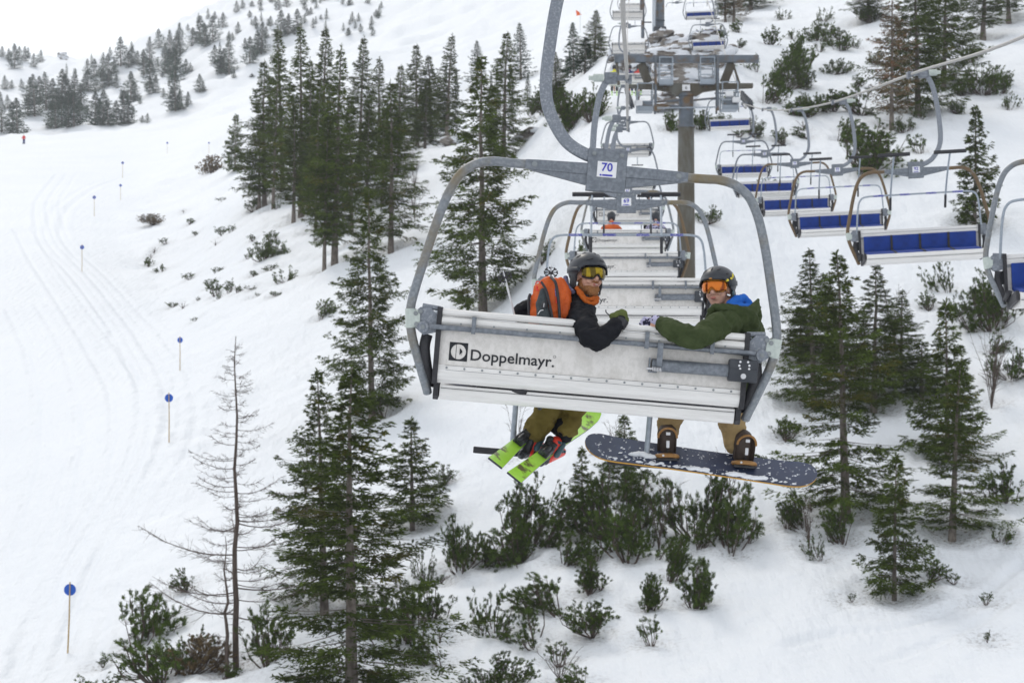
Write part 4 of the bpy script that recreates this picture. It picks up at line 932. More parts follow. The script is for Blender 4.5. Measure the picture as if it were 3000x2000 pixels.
def _gripspring():
    mb = MB(); mb.cyl((-.30, 0, 1.62), (-.44, 0, 1.62), .05, n=14); mb.cyl((-.44, 0, 1.62), (-.50, 0, 1.62), .03, n=10)
    for k in range(4): mb.cyl((-.33 - .028 * k, 0, 1.62), (-.34 - .028 * k, 0, 1.62), .056, n=14)
    return mb
def _plate():
    mb = MB(); mb.box((0, -.035, -.002), (.255, .014, .275), None, .004); mb.box((0, .035, -.002), (.255, .014, .275), None, .004); mb.box((0, 0, -.02), (.20, .056, .20)); return mb
def _bolts(L, r=.014, ln=.012):
    mb = MB()
    for x, y, z in L:
        mb.cyl((x, y, z), (x, y - ln * .4, z), r * 1.5, n=12); mb.cyl((x, y - ln * .4, z), (x, y - ln, z), r, n=6)
    return mb
def _bracket(s):
    mb = MB()
    mb.extrude([(s * .128, .036), (s * .46, .030), (s * .53, .026), (s * .53, -.030), (s * .46, -.036), (s * .128, -.036)][::s], -.034, .034, 'y')
    mb.extrude([(s * .129, -.037), (s * .50, -.037), (s * .42, -.052), (s * .129, -.105)][::s], -.028, -.014, 'y')
    mb.extrude([(s * .129, -.037), (s * .50, -.037), (s * .42, -.052), (s * .129, -.105)][::s], .014, .028, 'y')
    return mb
XL, XR = -.985, .985
def _slat(prof, x0=XL, x1=XR):
    mb = MB(); mb.extrude(prof, x0, x1); return mb
def rounded(y0, y1, z0, z1, bulge=.012):
    """closed slat section; y0 = rear face (towards -Y)"""
    h = z1 - z0
    return [(y1, z0 + .003), (y1, z1 - .003), (y1 - .004, z1), (y0 + .010, z1), (y0 - bulge * .4, z1 - .007), (y0 - bulge, z0 + h * .62), (y0 - bulge, z0 + h * .38), (y0 - bulge * .4, z0 + .007), (y0 + .010, z0)]
def _rivets():
    mb = MB()
    for i in range(17): mb.cyl((-.93 + i * .116, -.0225, -1.364), (-.93 + i * .116, -.026, -1.364), .0075, n=8)
    for i in range(9): mb.cyl((-.86 + i * .215, -.047, -1.076), (-.86 + i * .215, -.051, -1.076), .007, n=8)
    return mb
def _logo_square():
    """dark square with a pale ring: built as the ink left around the letter"""
    mb = MB(); c = (-.862, -1.255); h = .060; n = 40; y = -.0145; r = .049
    def sq(a):
        ca, sa = math.cos(a), math.sin(a); q = h / max(abs(ca), abs(sa)); return (c[0] + ca * q, c[1] + sa * q)
    for i in range(n):
        a0, a1 = 6.28318 * i / n, 6.28318 * (i + 1) / n
        p = [sq(a0), sq(a1), (c[0] + r * math.cos(a1), c[1] + r * math.sin(a1)), (c[0] + r * math.cos(a0), c[1] + r * math.sin(a0))]
        mb.add([(x, y, z) for x, z in p], [(0, 1, 2, 3)], False)
    def poly(P): mb.add([(c[0] + x, y - .0005, c[1] + z) for x, z in P], [tuple(range(len(P)))], False)
    poly([(-.017, .046), (-.014, .046), (-.014, -.046), (-.017, -.046)])
    poly([(.008, .022), (.014, .020), (.022, .010), (.026, -.001), (.022, -.006), (.008, -.020)])
    poly([(.024, -.010), (.029, -.004), (.020, -.020), (.015, -.024)])
    return mb
def _clamp(s):
    mb = MB(); a = Vector((s * 1.196, -.0, -1.00)); b = Vector((s * 1.183, .004, -1.125)); mb.cyl(a, b, .037, n=14)
    mb.box((s * 1.155, -.03, -1.062), (.055, .012, .11), Matrix.Rotation(s * R(5), 3, 'Y'), .003); mb.box((s * 1.155, .03, -1.062), (.055, .012, .11), None, .003); return mb
def _casting(s):
    mb = MB(); P = [(1.165, -1.115), (1.185, -1.035), (1.13, -.985), (1.06, -.985), (.98, -1.07), (.86, -1.098), (.86, -1.118), (.97, -1.125), (1.05, -1.15), (1.10, -1.165)]
    mb.extrude([(s * x, z) for x, z in P][::-s], -.022, .012, 'y'); mb.cyl((s * 1.105, .04, -1.115), (s * 1.105, -.045, -1.115), .038, n=18); mb.cyl((s * 1.13, .04, -1.015), (s * 1.13, -.032, -1.015), .018, n=10)
    mb.cyl((s * 1.0, 0, -.985), (s * 1.12, 0, -.975), .017, n=10); return mb
def _crosstube():
    mb = MB(); mb.tube([(-1.06, -.062, -1.107), (1.06, -.062, -1.107)], .0175, n=12); return mb
def _small_bracket(x, z0=-1.03, z1=-1.135, y=-.085, w=.028):
    mb = MB(); mb.box((x, y, (z0 + z1) / 2), (w, .008, z0 - z1), None, .002); mb.box((x, y + .03, z0 + .002), (w, .06, .006)); return mb
def _springpipe():
    mb = MB(); mb.tube([(.395, -.055, -1.235), (.90, -.055, -1.232)], .041, n=18)
    mb.extrude([(.375, -1.19), (.375, -1.285), (.43, -1.285), (.43, -1.277), (.383, -1.277), (.383, -1.19)], -.10, -.02, 'y'); return mb
def _spring():
    mb = MB(); P = []
    for i in range(73):
        a = i / 72 * 6.283 * 6; P.append((.395 + .06 * i / 72, -.118 + .012 * math.cos(a), -1.262 + .012 * math.sin(a)))
    mb.tube(P, .0045, n=6); mb.cyl((.36, -.118, -1.262), (.40, -.118, -1.262), .007, n=8); return mb
def _boxcover():
    mb = MB(); mb.box((.985, -.07, -1.226), (.19, .09, .145), None, .012); mb.box((.985, -.118, -1.255), (.185, .012, .075), None, .004)
    mb.cyl((.985, -.124, -1.262), (.985, -.132, -1.262), .024, n=16); return mb
def _sidestrap(s):
    mb = MB(); P = [(s * 1.075, .03, -1.16), (s * 1.085, .02, -1.25), (s * 1.055, .05, -1.40), (s * 1.03, .09, -1.47), (s * 1.03, .20, -1.45), (s * 1.03, .34, -1.40)]
    mb.tube(smooth_path(P, 4), [(.022, .036)] * (4 * 5 + 1), n=10, up=(0, 1, 0)); return mb
def _edge(s):
    mb = MB(); x = s * 1.002
    mb.extrude([(-.05, -.975), (.06, -.975), (.05, -1.40), (.075, -1.475), (-.01, -1.475), (-.045, -1.38)], x - .017, x + .017); return mb
def _edge_seat(s):
    mb = MB(); x = s * .99
    mb.extrude([(.02, -1.470), (.60, -1.40), (.62, -1.50), (.06, -1.575), (.02, -1.55)], x - .017, x + .017); return mb
def _seatpan():
    mb = MB(); mb.extrude([(.03, -1.478), (.05, -1.474), (.57, -1.415), (.615, -1.43), (.63, -1.47), (.61, -1.54), (.56, -1.56), (.09, -1.572), (.05, -1.566), (.03, -1.545)], -.965, .965)
    return mb
def _seatgroove():
    mb = MB(); mb.box((0, .0275, -1.497), (1.92, .006, .003)); mb.box((0, .632, -1.50), (1.92, .004, .006)); return mb
def _cushion_back():
    mb = MB(); mb.box((0, .045, -1.225), (.452, .035, .29), Matrix.Rotation(R(-4), 3, 'X'), .012); return mb
def _cushion_seat():
    mb = MB(); mb.box((0, .335, -1.395), (.452, .50, .055), Matrix.Rotation(R(-8), 3, 'X'), .016); return mb
PIV = Vector((0, -.0, -1.03))
def _lapbar():
    """lowered position, relative to the pivots"""
    mb = MB(); P = [(-1.045, 0, 0), (-1.03, .20, .03), (-1.01, .42, .05), (-.97, .56, .055), (-.86, .62, .055), (-.5, .625, .055), (.5, .625, .055), (.86, .62, .055), (.97, .56, .055), (1.01, .42, .05), (1.03, .20, .03), (1.045, 0, 0)]
    mb.tube(smooth_path(P, 4), .0155, n=10); return mb
def _post():
    mb = MB(); mb.tube(smooth_path([(0, .56, .18), (0, .60, .10), (0, .64, -.05), (0, .70, -.45), (0, .72, -.84)], 3), [(.016, .016)] * 13, n=10); return mb
def _post_down():
    mb = MB(); mb.tube(smooth_path([(0, .625, .055), (0, .65, -.10), (0, .70, -.45), (0, .72, -.84)], 3), [(.019, .019)] * 10, n=10); return mb
def _posttop():
    mb = MB(); mb.tube([(0, .605, .09), (0, .575, .15), (0, .50, .30)], .021, n=10); return mb
def _footrest():
    mb = MB(); mb.box((0, .73, -.865), (.53, .05, .045), None, .006); return mb

def make_chair(number, mtx, label, up=True, style='galv', front=True, group='four seat chairlift carriers', detail=True, texts=True):
    t = thing('chairlift_carrier', label, 'chairlift chair', mtx, group)
    def P(name, key, fn, m, par=t, loc=None, rot=None, smooth=None):
        o = link(name, cm(key, lambda: clean_me(fn().mesh(name, M[m], smooth))), par)
        if loc is not None: o.location = loc
        if rot is not None: o.rotation_euler = rot
        return o
    P('frame', 'frame_' + style, _frame, {'galv': 'frame', 'rust': 'rustframe', 'grey': 'galv'}[style])
    P('hanger_arm', 'arm', _arm, 'galvarm')
    g = P('rope_grip', 'grip', _grip, 'galv'); P('grip_spring', 'gspring', _gripspring, 'clamp', g)
    pl = P('hanger_plate', 'plate', _plate, 'galv')
    P('bolts', 'pbolts', lambda: _bolts([(-.09, -.042, .10), (.09, -.042, .10)], .0095, .018), 'bolt', pl)
    for s in (-1, 1):
        b = P('arm_bracket', 'bracket%d' % s, lambda: _bracket(s), 'galv'); P('bolt', 'bbolt%d' % s, lambda: _bolts([(s * .47, -.034, .0)], .012), 'bolt', b)
        if detail:
            P('side_clamp', 'clamp%d' % s, lambda: _clamp(s), 'clamp'); c = P('side_casting', 'cast%d' % s, lambda: _casting(s), 'galvarm')
            P('bolts', 'cb%d' % s, lambda: _bolts([(s * 1.105, -.045, -1.115), (s * 1.13, -.032, -1.015), (s * 1.158, -.04, -1.03), (s * 1.148, -.04, -1.10)], .010), 'bolt', c)
            P('side_strap', 'strap%d' % s, lambda: _sidestrap(s), 'rubber')
        P('edge_strip', 'edge%d' % s, lambda: _edge(s), 'rubber'); P('seat_end_strip', 'edges%d' % s, lambda: _edge_seat(s), 'rubber')
    P('backrest_slat', 'slat1', lambda: _slat(rounded(-.030, .02, -1.030, -.983)), 'alu')
    P('backrest_slat', 'slat2', lambda: _slat(rounded(-.036, .02, -1.092, -1.0335, .014)), 'alu')
    bp = P('backrest_panel', 'panel', lambda: _slat([(.012, -1.094), (.012, -1.348), (-.012, -1.348), (-.012, -1.094)]), 'panel')
    st = P('rivet_strip', 'rst', lambda: _slat([(.012, -1.350), (.012, -1.378), (-.022, -1.378), (-.022, -1.350)]), 'alu'); P('rivets', 'riv', _rivets, 'bolt', st)
    P('backrest_slat', 'slat3', lambda: _slat([(.03, -1.380), (.055, -1.462), (.020, -1.464), (-.012, -1.440), (-.030, -1.41), (-.026, -1.380)]), 'alu')
    P('cross_tube', 'ct', _crosstube, 'galv')
    P('seat_pan', 'seat', _seatpan, 'alu'); P('seat_seam', 'seatg', _seatgroove, 'ink')
    for x in (-.775, .35, .775): P('tube_bracket', 'sb%.2f' % x, lambda: _small_bracket(x), 'galv')
    if detail:
        sp_ = P('spring_housing', 'sp', _springpipe, 'galv'); P('spring', 'spr', _spring, 'metal', sp_)
        P('housing_bracket', 'hb', lambda: _small_bracket(.44, -1.095, -1.245, -.105, .038), 'galv')
        bx = P('housing_cover', 'bx', _boxcover, 'blackplastic')
        P('bolts', 'bxb', lambda: _bolts([(.96, -.118, -1.17), (.955, -.118, -1.195), (1.01, -.118, -1.168), (1.02, -.118, -1.19), (.962, -.118, -1.215), (1.02, -.118, -1.212)], .005, .006), 'white', bx)
        P('cover_bolt', 'bxc', lambda: _bolts([(.985, -.133, -1.262)], .012, .012), 'metal', bx)
        lg = P('logo', 'logo', lambda: _logo_square(), 'ink', bp)
        o = link('lettering', cm('word', lambda: _word()), bp)
        P('registered_mark', 'rmk', lambda: (lambda m: (m.tube([(-.236 + .0085 * math.cos(a * .524), -.0138, -1.236 + .0085 * math.sin(a * .524)) for a in range(13)], .0012, n=4), m)[-1])(MB()), 'ink', bp)
    if front:
        for x in (-.715, -.238, .238, .715):
            P('back_cushion', 'cb', _cushion_back, 'blue', loc=(x, 0, 0)); P('seat_cushion', 'cs', _cushion_seat, 'blue', loc=(x, 0, 0))
        for x in (-.477, 0, .477):
            P('cushion_divider', 'cdv', lambda: (lambda m: (m.box((0, .053, -1.225), (.036, .035, .295), Matrix.Rotation(R(-4), 3, 'X')), m.box((0, .335, -1.388), (.036, .515, .055), Matrix.Rotation(R(-8), 3, 'X')), m)[-1])(MB()), 'rubber', loc=(x, 0, 0))
    # safety bar, hinged at the side castings
    q = Matrix.Rotation(R(74), 4, 'X') if up else Matrix.Identity(4)
    T = Matrix.Translation(PIV) @ q
    LP = Vector((0, .622, .055)); TP = (T @ Matrix.Translation(LP) @ Matrix.Rotation(R(124 - 74), 4, 'X') @ Matrix.Translation(-LP)) if up else T
    def SB(name, key, fn, m, x=0, par=None):
        o = link(name, cm(key, lambda: clean_me(fn().mesh(name, M[m]))), par or t)
        o.matrix_basis = ((TP if x else T) @ Matrix.Translation((x, 0, 0))) if par is None else Matrix.Identity(4); return o
    lb = SB('lap_bar', 'lap', _lapbar, 'barpaint')
    for x in (-.66, -.22, .22, .66): 
        s_ = SB('bar_sticker', 'stk%.2f' % x, lambda: (lambda m: (m.cyl((x - .085, .625, .055), (x + .085, .625, .055), .0175, n=10), m)[-1])(MB()), 'sticker', 0, lb)
    for x in (-.46, .46):
        p = SB('footrest_post', 'post' if up else 'postd', _post if up else _post_down, 'barpaint', x)
        if up: SB('hand_stub', 'ptop', _posttop, 'rubber', 0, p)
        SB('footrest', 'foot', _footrest, 'rubber', x)
    # number plate
    if number:
        f = -1 if not front or True else 1
        pn = P('number_plate', 'npl', lambda: (lambda m: (m.box((0, -.0445, .002), (.126, .005, .102), None, .012), m)[-1])(MB()), 'white', t)
        d = link('digits', None, pn) if False else None
        me = cm('num' + number, lambda: text_mesh(number, .075, .0012, 1.0, .0012)); 
        if not me.materials: me.materials.append(M['inkblue'])
        d = link('digits', me, pn); d.location = (0, -.0485, .014)
        P('plate_mark', 'pmk', lambda: (lambda m: (m.box((.006, -.048, -.036), (.066, .002, .011)), m.box((-.038, -.048, -.036), (.012, .002, .011)), m)[-1])(MB()), 'inkblue', pn)
        if mtx is not None and abs(mtx.to_euler().z) > 2:     # plates of the return line face down the hill as well
            pn.rotation_euler = (0, 0, math.pi)
    return t
def clean_me(me):
    bm = bmesh.new(); bm.from_mesh(me); bmesh.ops.recalc_face_normals(bm, faces=bm.faces[:]); bm.to_mesh(me); bm.free(); return me
def _word():
    me = text_mesh('Doppelmayr.', .100, .001, 1.0, .0011); xs = [v.co.x for v in me.vertices]; w_ = max(xs) - min(xs)
    for v in me.vertices: v.co.x = v.co.x * (.545 / w_); v.co += Vector((-.509, -.0145, -1.272))
    me.materials.append(M['ink']); return me
def chair_mtx(px, py, d, roll=0.0, yaw=0.0, pitch=0.0):
    return Matrix.Translation(A(px, py, d)) @ Matrix.Rotation(R(roll), 4, 'Y') @ Matrix.Rotation(R(pitch), 4, 'X') @ Matrix.Rotation(R(yaw), 4, 'Z')
UPW = {1: (1777, 500, 14.0, 4.8), 2: (1835, 593, 28, .3), 3: (1838, 590, 42, 0), 4: (1838, 561, 56, 0), 5: (1838, 515, 70, 0), 6: (1840, 438, 84, .5), 7: (1838, 357, 98, 0), 8: (1838, 160, 112.5, 0), 9: (1842, 77, 130, 0), 10: (1840, -12, 143, 0), 11: (1846, 66, 240, 0), 12: (1846, -20, 205, 0)}
LBL = {1: 'carrier numbered 70 nearest to the camera with two riders leaning over its back', 2: 'empty carrier numbered 69 right behind the one with the two riders, bar raised', 3: 'carrier with brownish frame seen through the one numbered 69',
 4: 'carrier with the orange clad rider, fourth up the line', 5: 'carrier just uphill of the orange rider, lettering small on its back', 6: 'carrier hanging under the tower head with its small number plate on view', 7: 'carrier right at the tower sheaves of the uphill line',
 8: 'carrier behind the tower beam with the neon yellow rider', 9: 'carrier before the grey rocks, next above the tower beam', 10: 'carrier near the top edge on the uphill line, two above the beam', 11: 'far tiny carrier between the two above the tower beam', 12: 'tiny carrier cut by the top edge on the uphill line'}
NUM = {1: '70', 2: '69', 3: '68', 4: '67', 5: '66', 6: '65', 7: '64'}
CHAIRS = {}
for k, (px, py, d, roll) in UPW.items():
    st = {1: 'galv', 2: 'galv', 3: 'rust', 4: 'galv', 5: 'grey', 6: 'grey', 7: 'grey'}.get(k, 'grey')
    CHAIRS[k] = make_chair(NUM.get(k), chair_mtx(px, py, d, roll, -3 if k > 1 else 0), LBL[k], up=(k in (2, 3)), style=st, detail=k < 9)
DNW = {1: (3204, 462, 23, -3, '91', 'galv', 'blue seated carrier cut by the right edge of the picture'),
 2: (2683, 498, 36.3, -3, '92', 'rust', 'empty blue seated carrier numbered 92 with rusty frame'),
 3: (2453, 498, 51, -2.6, '93', 'rust', 'empty blue seated carrier second uphill from the right edge, behind the one numbered 92'),
 4: (2328, 479, 64.5, -2, '94', 'rust', 'empty blue seated carrier in the middle of the return line'),
 5: (2240, 451, 78, -1.5, '95', 'grey', 'empty blue seated carrier fourth down from the tower on the return line'),
 6: (2178, 414, 92, -1, '96', 'grey', 'empty blue seated carrier with small plate nearest below the tower on the return line'),
 7: (2135, 290, 106, -2, None, 'grey', 'blue seated carrier right under the right end of the tower head'),
 8: (2073, 72, 133, -2, None, 'grey', 'blue seated carrier just above the tower beam before the rocks'),
 9: (2051, -9, 147, -2, None, 'grey', 'blue seated carrier near the top edge beside the brown larch'),
 10: (1983, 8, 213, -1, None, 'grey', 'far blue seated carrier beside the second tower, upper one'),
 11: (1976, 50, 228, 0, None, 'grey', 'far blue seated carrier beside the second tower, lower one')}
for k, (px, py, d, roll, n_, st, lab) in DNW.items():
    c = make_chair(n_, chair_mtx(px, py, d, roll, 177), lab, up=True, style=st, detail=k < 7, group='four seat chairlift carriers')
    CHAIRS['d%d' % k] = c
# number plates of the return line: face +local Y
# ropes
def catmull_world(P): return smooth_path(P, 10)
def grip_w(c): return c.matrix_world @ Vector((0, 0, 1.615))
bpy.context.view_layer.update()
up = [A(1700, -1600, 3.0)]; g1 = grip_w(CHAIRS[1]); up = [Vector((g1.x - .3, -14, g1.z - .9)), Vector((g1.x - .25, 0, g1.z - .75))] + [grip_w(CHAIRS[k]) for k in (1, 2, 3, 4, 5, 6)] + [A(1840, 236, 93.2)] + [grip_w(CHAIRS[k]) for k in (8, 9, 10)] + [A(1841, -60, 165)]
dn = [Vector((4.9, -14, 12.6)), Vector((4.95, 0, 13.0))] + [grip_w(CHAIRS['d%d' % k]) for k in (1, 2, 3, 4, 5, 6)] + [A(2184, 308, 93.5), A(2128, 168, 107)] + [grip_w(CHAIRS['d%d' % k]) for k in (8, 9)] + [A(2030, -60, 165)]
for nm, pts, lab in (('haul_rope', up, 'steel haul rope of the uphill line running up to the tower'), ('haul_rope', dn, 'steel haul rope of the return line curving up to the right edge')):
    mb = MB(); mb.tube(catmull_world(pts), .0235, n=8); tag(mb.build(nm, M['rope']), lab, 'cable', 'the two runs of the haul rope')
# ---------------------------------------------------------------- towers
def tower(px, base_py, d):
    g = ground(px, d); s = d / FPX
    t = thing('lift_tower', 'rusty round column tower with steel crossbeams and maintenance cages', 'lift tower', g)
    def W(x, y, dy=0): return A(x, y, d) + Vector((0, dy, 0)) - g      # local point
    def part(name, fn, m, par=t):
        mb = MB(); fn(mb); return mb.build(name, M[m], par)
    part('column', lambda m: (m.cyl((0, 0, -2), W(2010, 372), .43, .345, n=28)), 'towerrust')
    up_ = part('upper_column', lambda m: (m.cyl(W(2010, 371), W(2010, 274), .33, .31, n=28), m.cyl(W(2010, 374), W(2010, 368), .40, n=28), m.cyl(W(2010, 283), W(2010, 277), .38, n=28)), 'towergalv')
    part('top_beam', lambda m: (m.box((W(1799, 177) + W(2220, 177)) / 2 + Vector((0, -.3, 0)), (421 * s, .34, 21 * s), None, .02)), 'towergalv')
    def lower(m):
        for a, b in ((-1, 1),):
            P = [(2205, 246), (2205, 258), (2110, 262), (2060, 270), (2040, 282), (1980, 282), (1960, 270), (1915, 262), (1866, 260), (1866, 246)]
            pts = [(W(x, y).x, W(x, y).z) for x, y in P]; m.extrude(pts, -.2, .2, 'y')
    part('crossarm', lower, 'towerrust')
    for (x0, y0, x1, y1) in ((1877, 188, 1899, 244), (2142, 188, 2120, 244)): part('brace', lambda m: m.beam(W(x0, y0, -.2), W(x1, y1, -.1), .18, .34), 'towerrust')
    for x in (1918, 2099): part('lift_frame_post', lambda m: (m.beam(W(x, 172, -.62), W(x, 330, -.62), .10, .14), m.beam(W(x + 3, 172, .5), W(x + 3, 330, .5), .08, .1)), 'towergalv')
    def cage(x0, y0, x1, y1, rungs):
        def f(m):
            for x in (x0, x1):
                for dy in (-.55, .35): m.beam(W(x, y0, dy), W(x, y1, dy), .045, .045)
            for y in [y0] + [y0 + (y1 - y0) * k / rungs for k in range(1, rungs + 1)]:
                for dy in (-.55, .35): m.beam(W(x0, y, dy), W(x1, y, dy), .04, .04, up=(0, 1, 0))
            for x in (x0, x1):
                for y in (y0, y0 + (y1 - y0) * .5, y1): m.beam(W(x, y, -.55), W(x, y, .35), .035, .035)
            c = (W(x0, y1) + W(x1, y1)) / 2 + Vector((0, -.1, 0)); m.box(c, ((x1 - x0) * s, .9, .06)); m.box(c + Vector((0, -.44, .10)), ((x1 - x0) * s, .02, .2))
        return f
    for c_ in ((1930, 174, 1968, 252, 4), (2049, 174, 2090, 250, 3), (1866, 250, 1910, 328, 3), (2113, 246, 2158, 324, 3)): part('maintenance_cage', cage(*c_), 'barpaint')
    part('toe_board', lambda m: m.box(W(1888, 310, -.58), (40 * s, .03, 12 * s)), 'towergalv'); part('toe_board', lambda m: m.box(W(2136, 306, -.58), (40 * s, .03, 12 * s)), 'towergalv')
    for x, y in ((1890, 280), (1868, 309), (2132, 282), (2152, 300)): part('grease_box', lambda m: m.box(W(x, y, -.7), (.34, .2, .22), None, .04), 'white')
    for (x0, y0, x1, y1) in ((1922, 302, 1990, 297), (1922, 310, 1990, 315), (2030, 297, 2095, 291)): part('tie_bar', lambda m: m.cyl(W(x0, y0, -.3), W(x1, y1, -.3), .045, n=8), 'towergalv')
    part('handrail', lambda m: m.cyl(W(1924, 322, -.5), W(2096, 319, -.5), .03, n=8), 'barpaint')
    sg = part('tower_sign', lambda m: m.box(W(2009, 260, -.24), (.34, .02, .27), None, .01), 'white')
    me = text_mesh('6', .2, .002); me.materials.append(M['ink']); o = link('sign_digit', me, sg); o.location = W(2009, 260, -.265)
    def sheaves(x, y0, y1, n):
        def f(m):
            for k in range(n):
                y = y0 + (y1 - y0) * k / (n - 1); c = W(x, y, (k - (n - 1) / 2) * .62)
                m.cyl(c + Vector((-.045, 0, -.0)), c + Vector((.045, 0, 0)), .22, n=20); m.cyl(c + Vector((-.07, 0, 0)), c + Vector((.07, 0, 0)), .07, n=10)
            for k in range(n - 1):
                a = W(x - 2.6, y0 + (y1 - y0) * k / (n - 1), (k - (n - 1) / 2) * .62); b = W(x - 2.6, y0 + (y1 - y0) * (k + 1) / (n - 1), (k + 1 - (n - 1) / 2) * .62); m.beam(a, b, .05, .16)
                m.beam(a + Vector((.14, 0, -.12)), b + Vector((.14, 0, -.12)), .05, .12)
        return f
    part('sheave_train', sheaves(1842, 326, 240, 8), 'blackplastic'); part('sheave_train', sheaves(2187, 326, 262, 7), 'blackplastic')
    part('sheave_arm', lambda m: (m.beam(W(1842, 254, .0), W(1880, 254, 0), .16, .16, up=(0, 1, 0)), m.beam(W(1806, 188, -.3), W(1812, 252, -.2), .09, .09)), 'towerrust')
    part('sheave_arm', lambda m: (m.beam(W(2187, 254, .0), W(2150, 254, 0), .16, .16, up=(0, 1, 0)), m.beam(W(2140, 176, -.3), W(2165, 246, -.2), .07, .07)), 'towerrust')
    for x in (1946, 2066): part('cage_hook', lambda m: (m.beam(W(x - 4, 262, -.3), W(x + 4, 254, -.3), .05, .05), m.beam(W(x + 4, 262, -.3), W(x - 4, 254, -.3), .05, .05)), 'towergalv')
    return t
tower(2010, 940, 93)
g = ground(1932, 163); t = thing('lift_tower', 'second tower, plain grey galvanised column rising out of the top edge', 'lift tower', g); s = 163 / FPX
def W2(x, y, dy=0): return A(x, y, 163) + Vector((0, dy, 0)) - g
for nm, fn, m in (('column', lambda m: m.cyl(W2(1932, 250), W2(1935, -160), .37, .30, n=24), 'towergalv'), ('ladder', lambda m: (m.beam(W2(1912, 104, -.5), W2(1913, -160, -.5), .12, .1), m.beam(W2(1917, 104, -.5), W2(1918, -160, -.5), .05, .1)), 'barpaint'),
                  ('service_box', lambda m: m.box(W2(1932, 92, -.5), (.95, .5, .5), None, .08), 'blackplastic'), ('platform_bar', lambda m: (m.beam(W2(1885, 68, -.3), W2(1908, 68, -.3), .09, .09, up=(0, 1, 0)), m.beam(W2(1920, 64, -.5), W2(1946, 64, -.5), .1, .1, up=(0, 1, 0))), 'blackplastic'),
                  ('side_mast', lambda m: (m.cyl(W2(1883, 112), W2(1884, -160), .13, n=12), m.cyl(W2(1877, 60), W2(1878, -160), .07, n=10)), 'towergalv'), ('crossarm', lambda m: m.box(W2(1932, -170, 0), (9, .4, .4)), 'towergalv')):
    mb = MB(); fn(mb); mb.build(nm, M[m], t)
# flag on the far slope
g = ground(1700, 330); h = A(1690, 50, 330).z - g.z
t = thing('slope_flag', 'small orange triangular flag high on the open snow slope', 'flag', g)
mb = MB(); mb.cyl((0, 0, -1), (0, 0, max(h + 1, 1.5)), .05, n=6); mb.build('flag_pole', M['poleshaft'], t)
z = A(1690, 30, 330).z - g.z; s = 330 / FPX
mb = MB(); mb.extrude([(-13 * s, z), (-11 * s, z - 17 * s), (4 * s, z - 14 * s), (-4 * s, z - 5 * s)], -.02, .02, 'y'); mb.build('flag_cloth', M['flag'], t)
# ================================================================ people
def Rz(a): return Matrix.Rotation(R(a), 3, 'Z')
def head_parts(t, c, yaw, pitch, roll, s=1.0, beard=False):
    """bare head built facing -Y around c, turned by yaw; returns transform"""
    m = Matrix.Translation(c) @ Matrix.Rotation(R(yaw), 4, 'Z') @ Matrix.Rotation(R(pitch), 4, 'X') @ Matrix.Rotation(R(roll), 4, 'Y') @ Matrix.Scale(s, 4)
    return m
def head_prims(mb, m, neck_to):
    def e(c, r, rot=None): mb.ell(m @ Vector(c), r, (m.to_3x3() @ (rot or Matrix.Identity(3))), 16, 10)
    e((0, .012, .035), (.076, .094, .088)); e((0, -.028, -.045), (.058, .060, .070)); e((0, -.052, -.088), (.034, .030, .028))
    e((.042, -.045, -.035), (.026, .030, .030)); e((-.042, -.045, -.035), (.026, .030, .030))
    mb.cap(m @ Vector((0, -.088, .012)), m @ Vector((0, -.108, -.022)), .011, .016); e((.013, -.097, -.025), (.010, .012, .009)); e((-.013, -.097, -.025), (.010, .012, .009))
    e((0, -.086, -.052), (.026, .012, .006)); e((0, -.084, -.066), (.022, .012, .008))
    e((.077, .01, -.005), (.012, .022, .032)); e((-.077, .01, -.005), (.012, .022, .032))
    mb.cap(m @ Vector((0, .02, -.06)), neck_to, .052, .058)
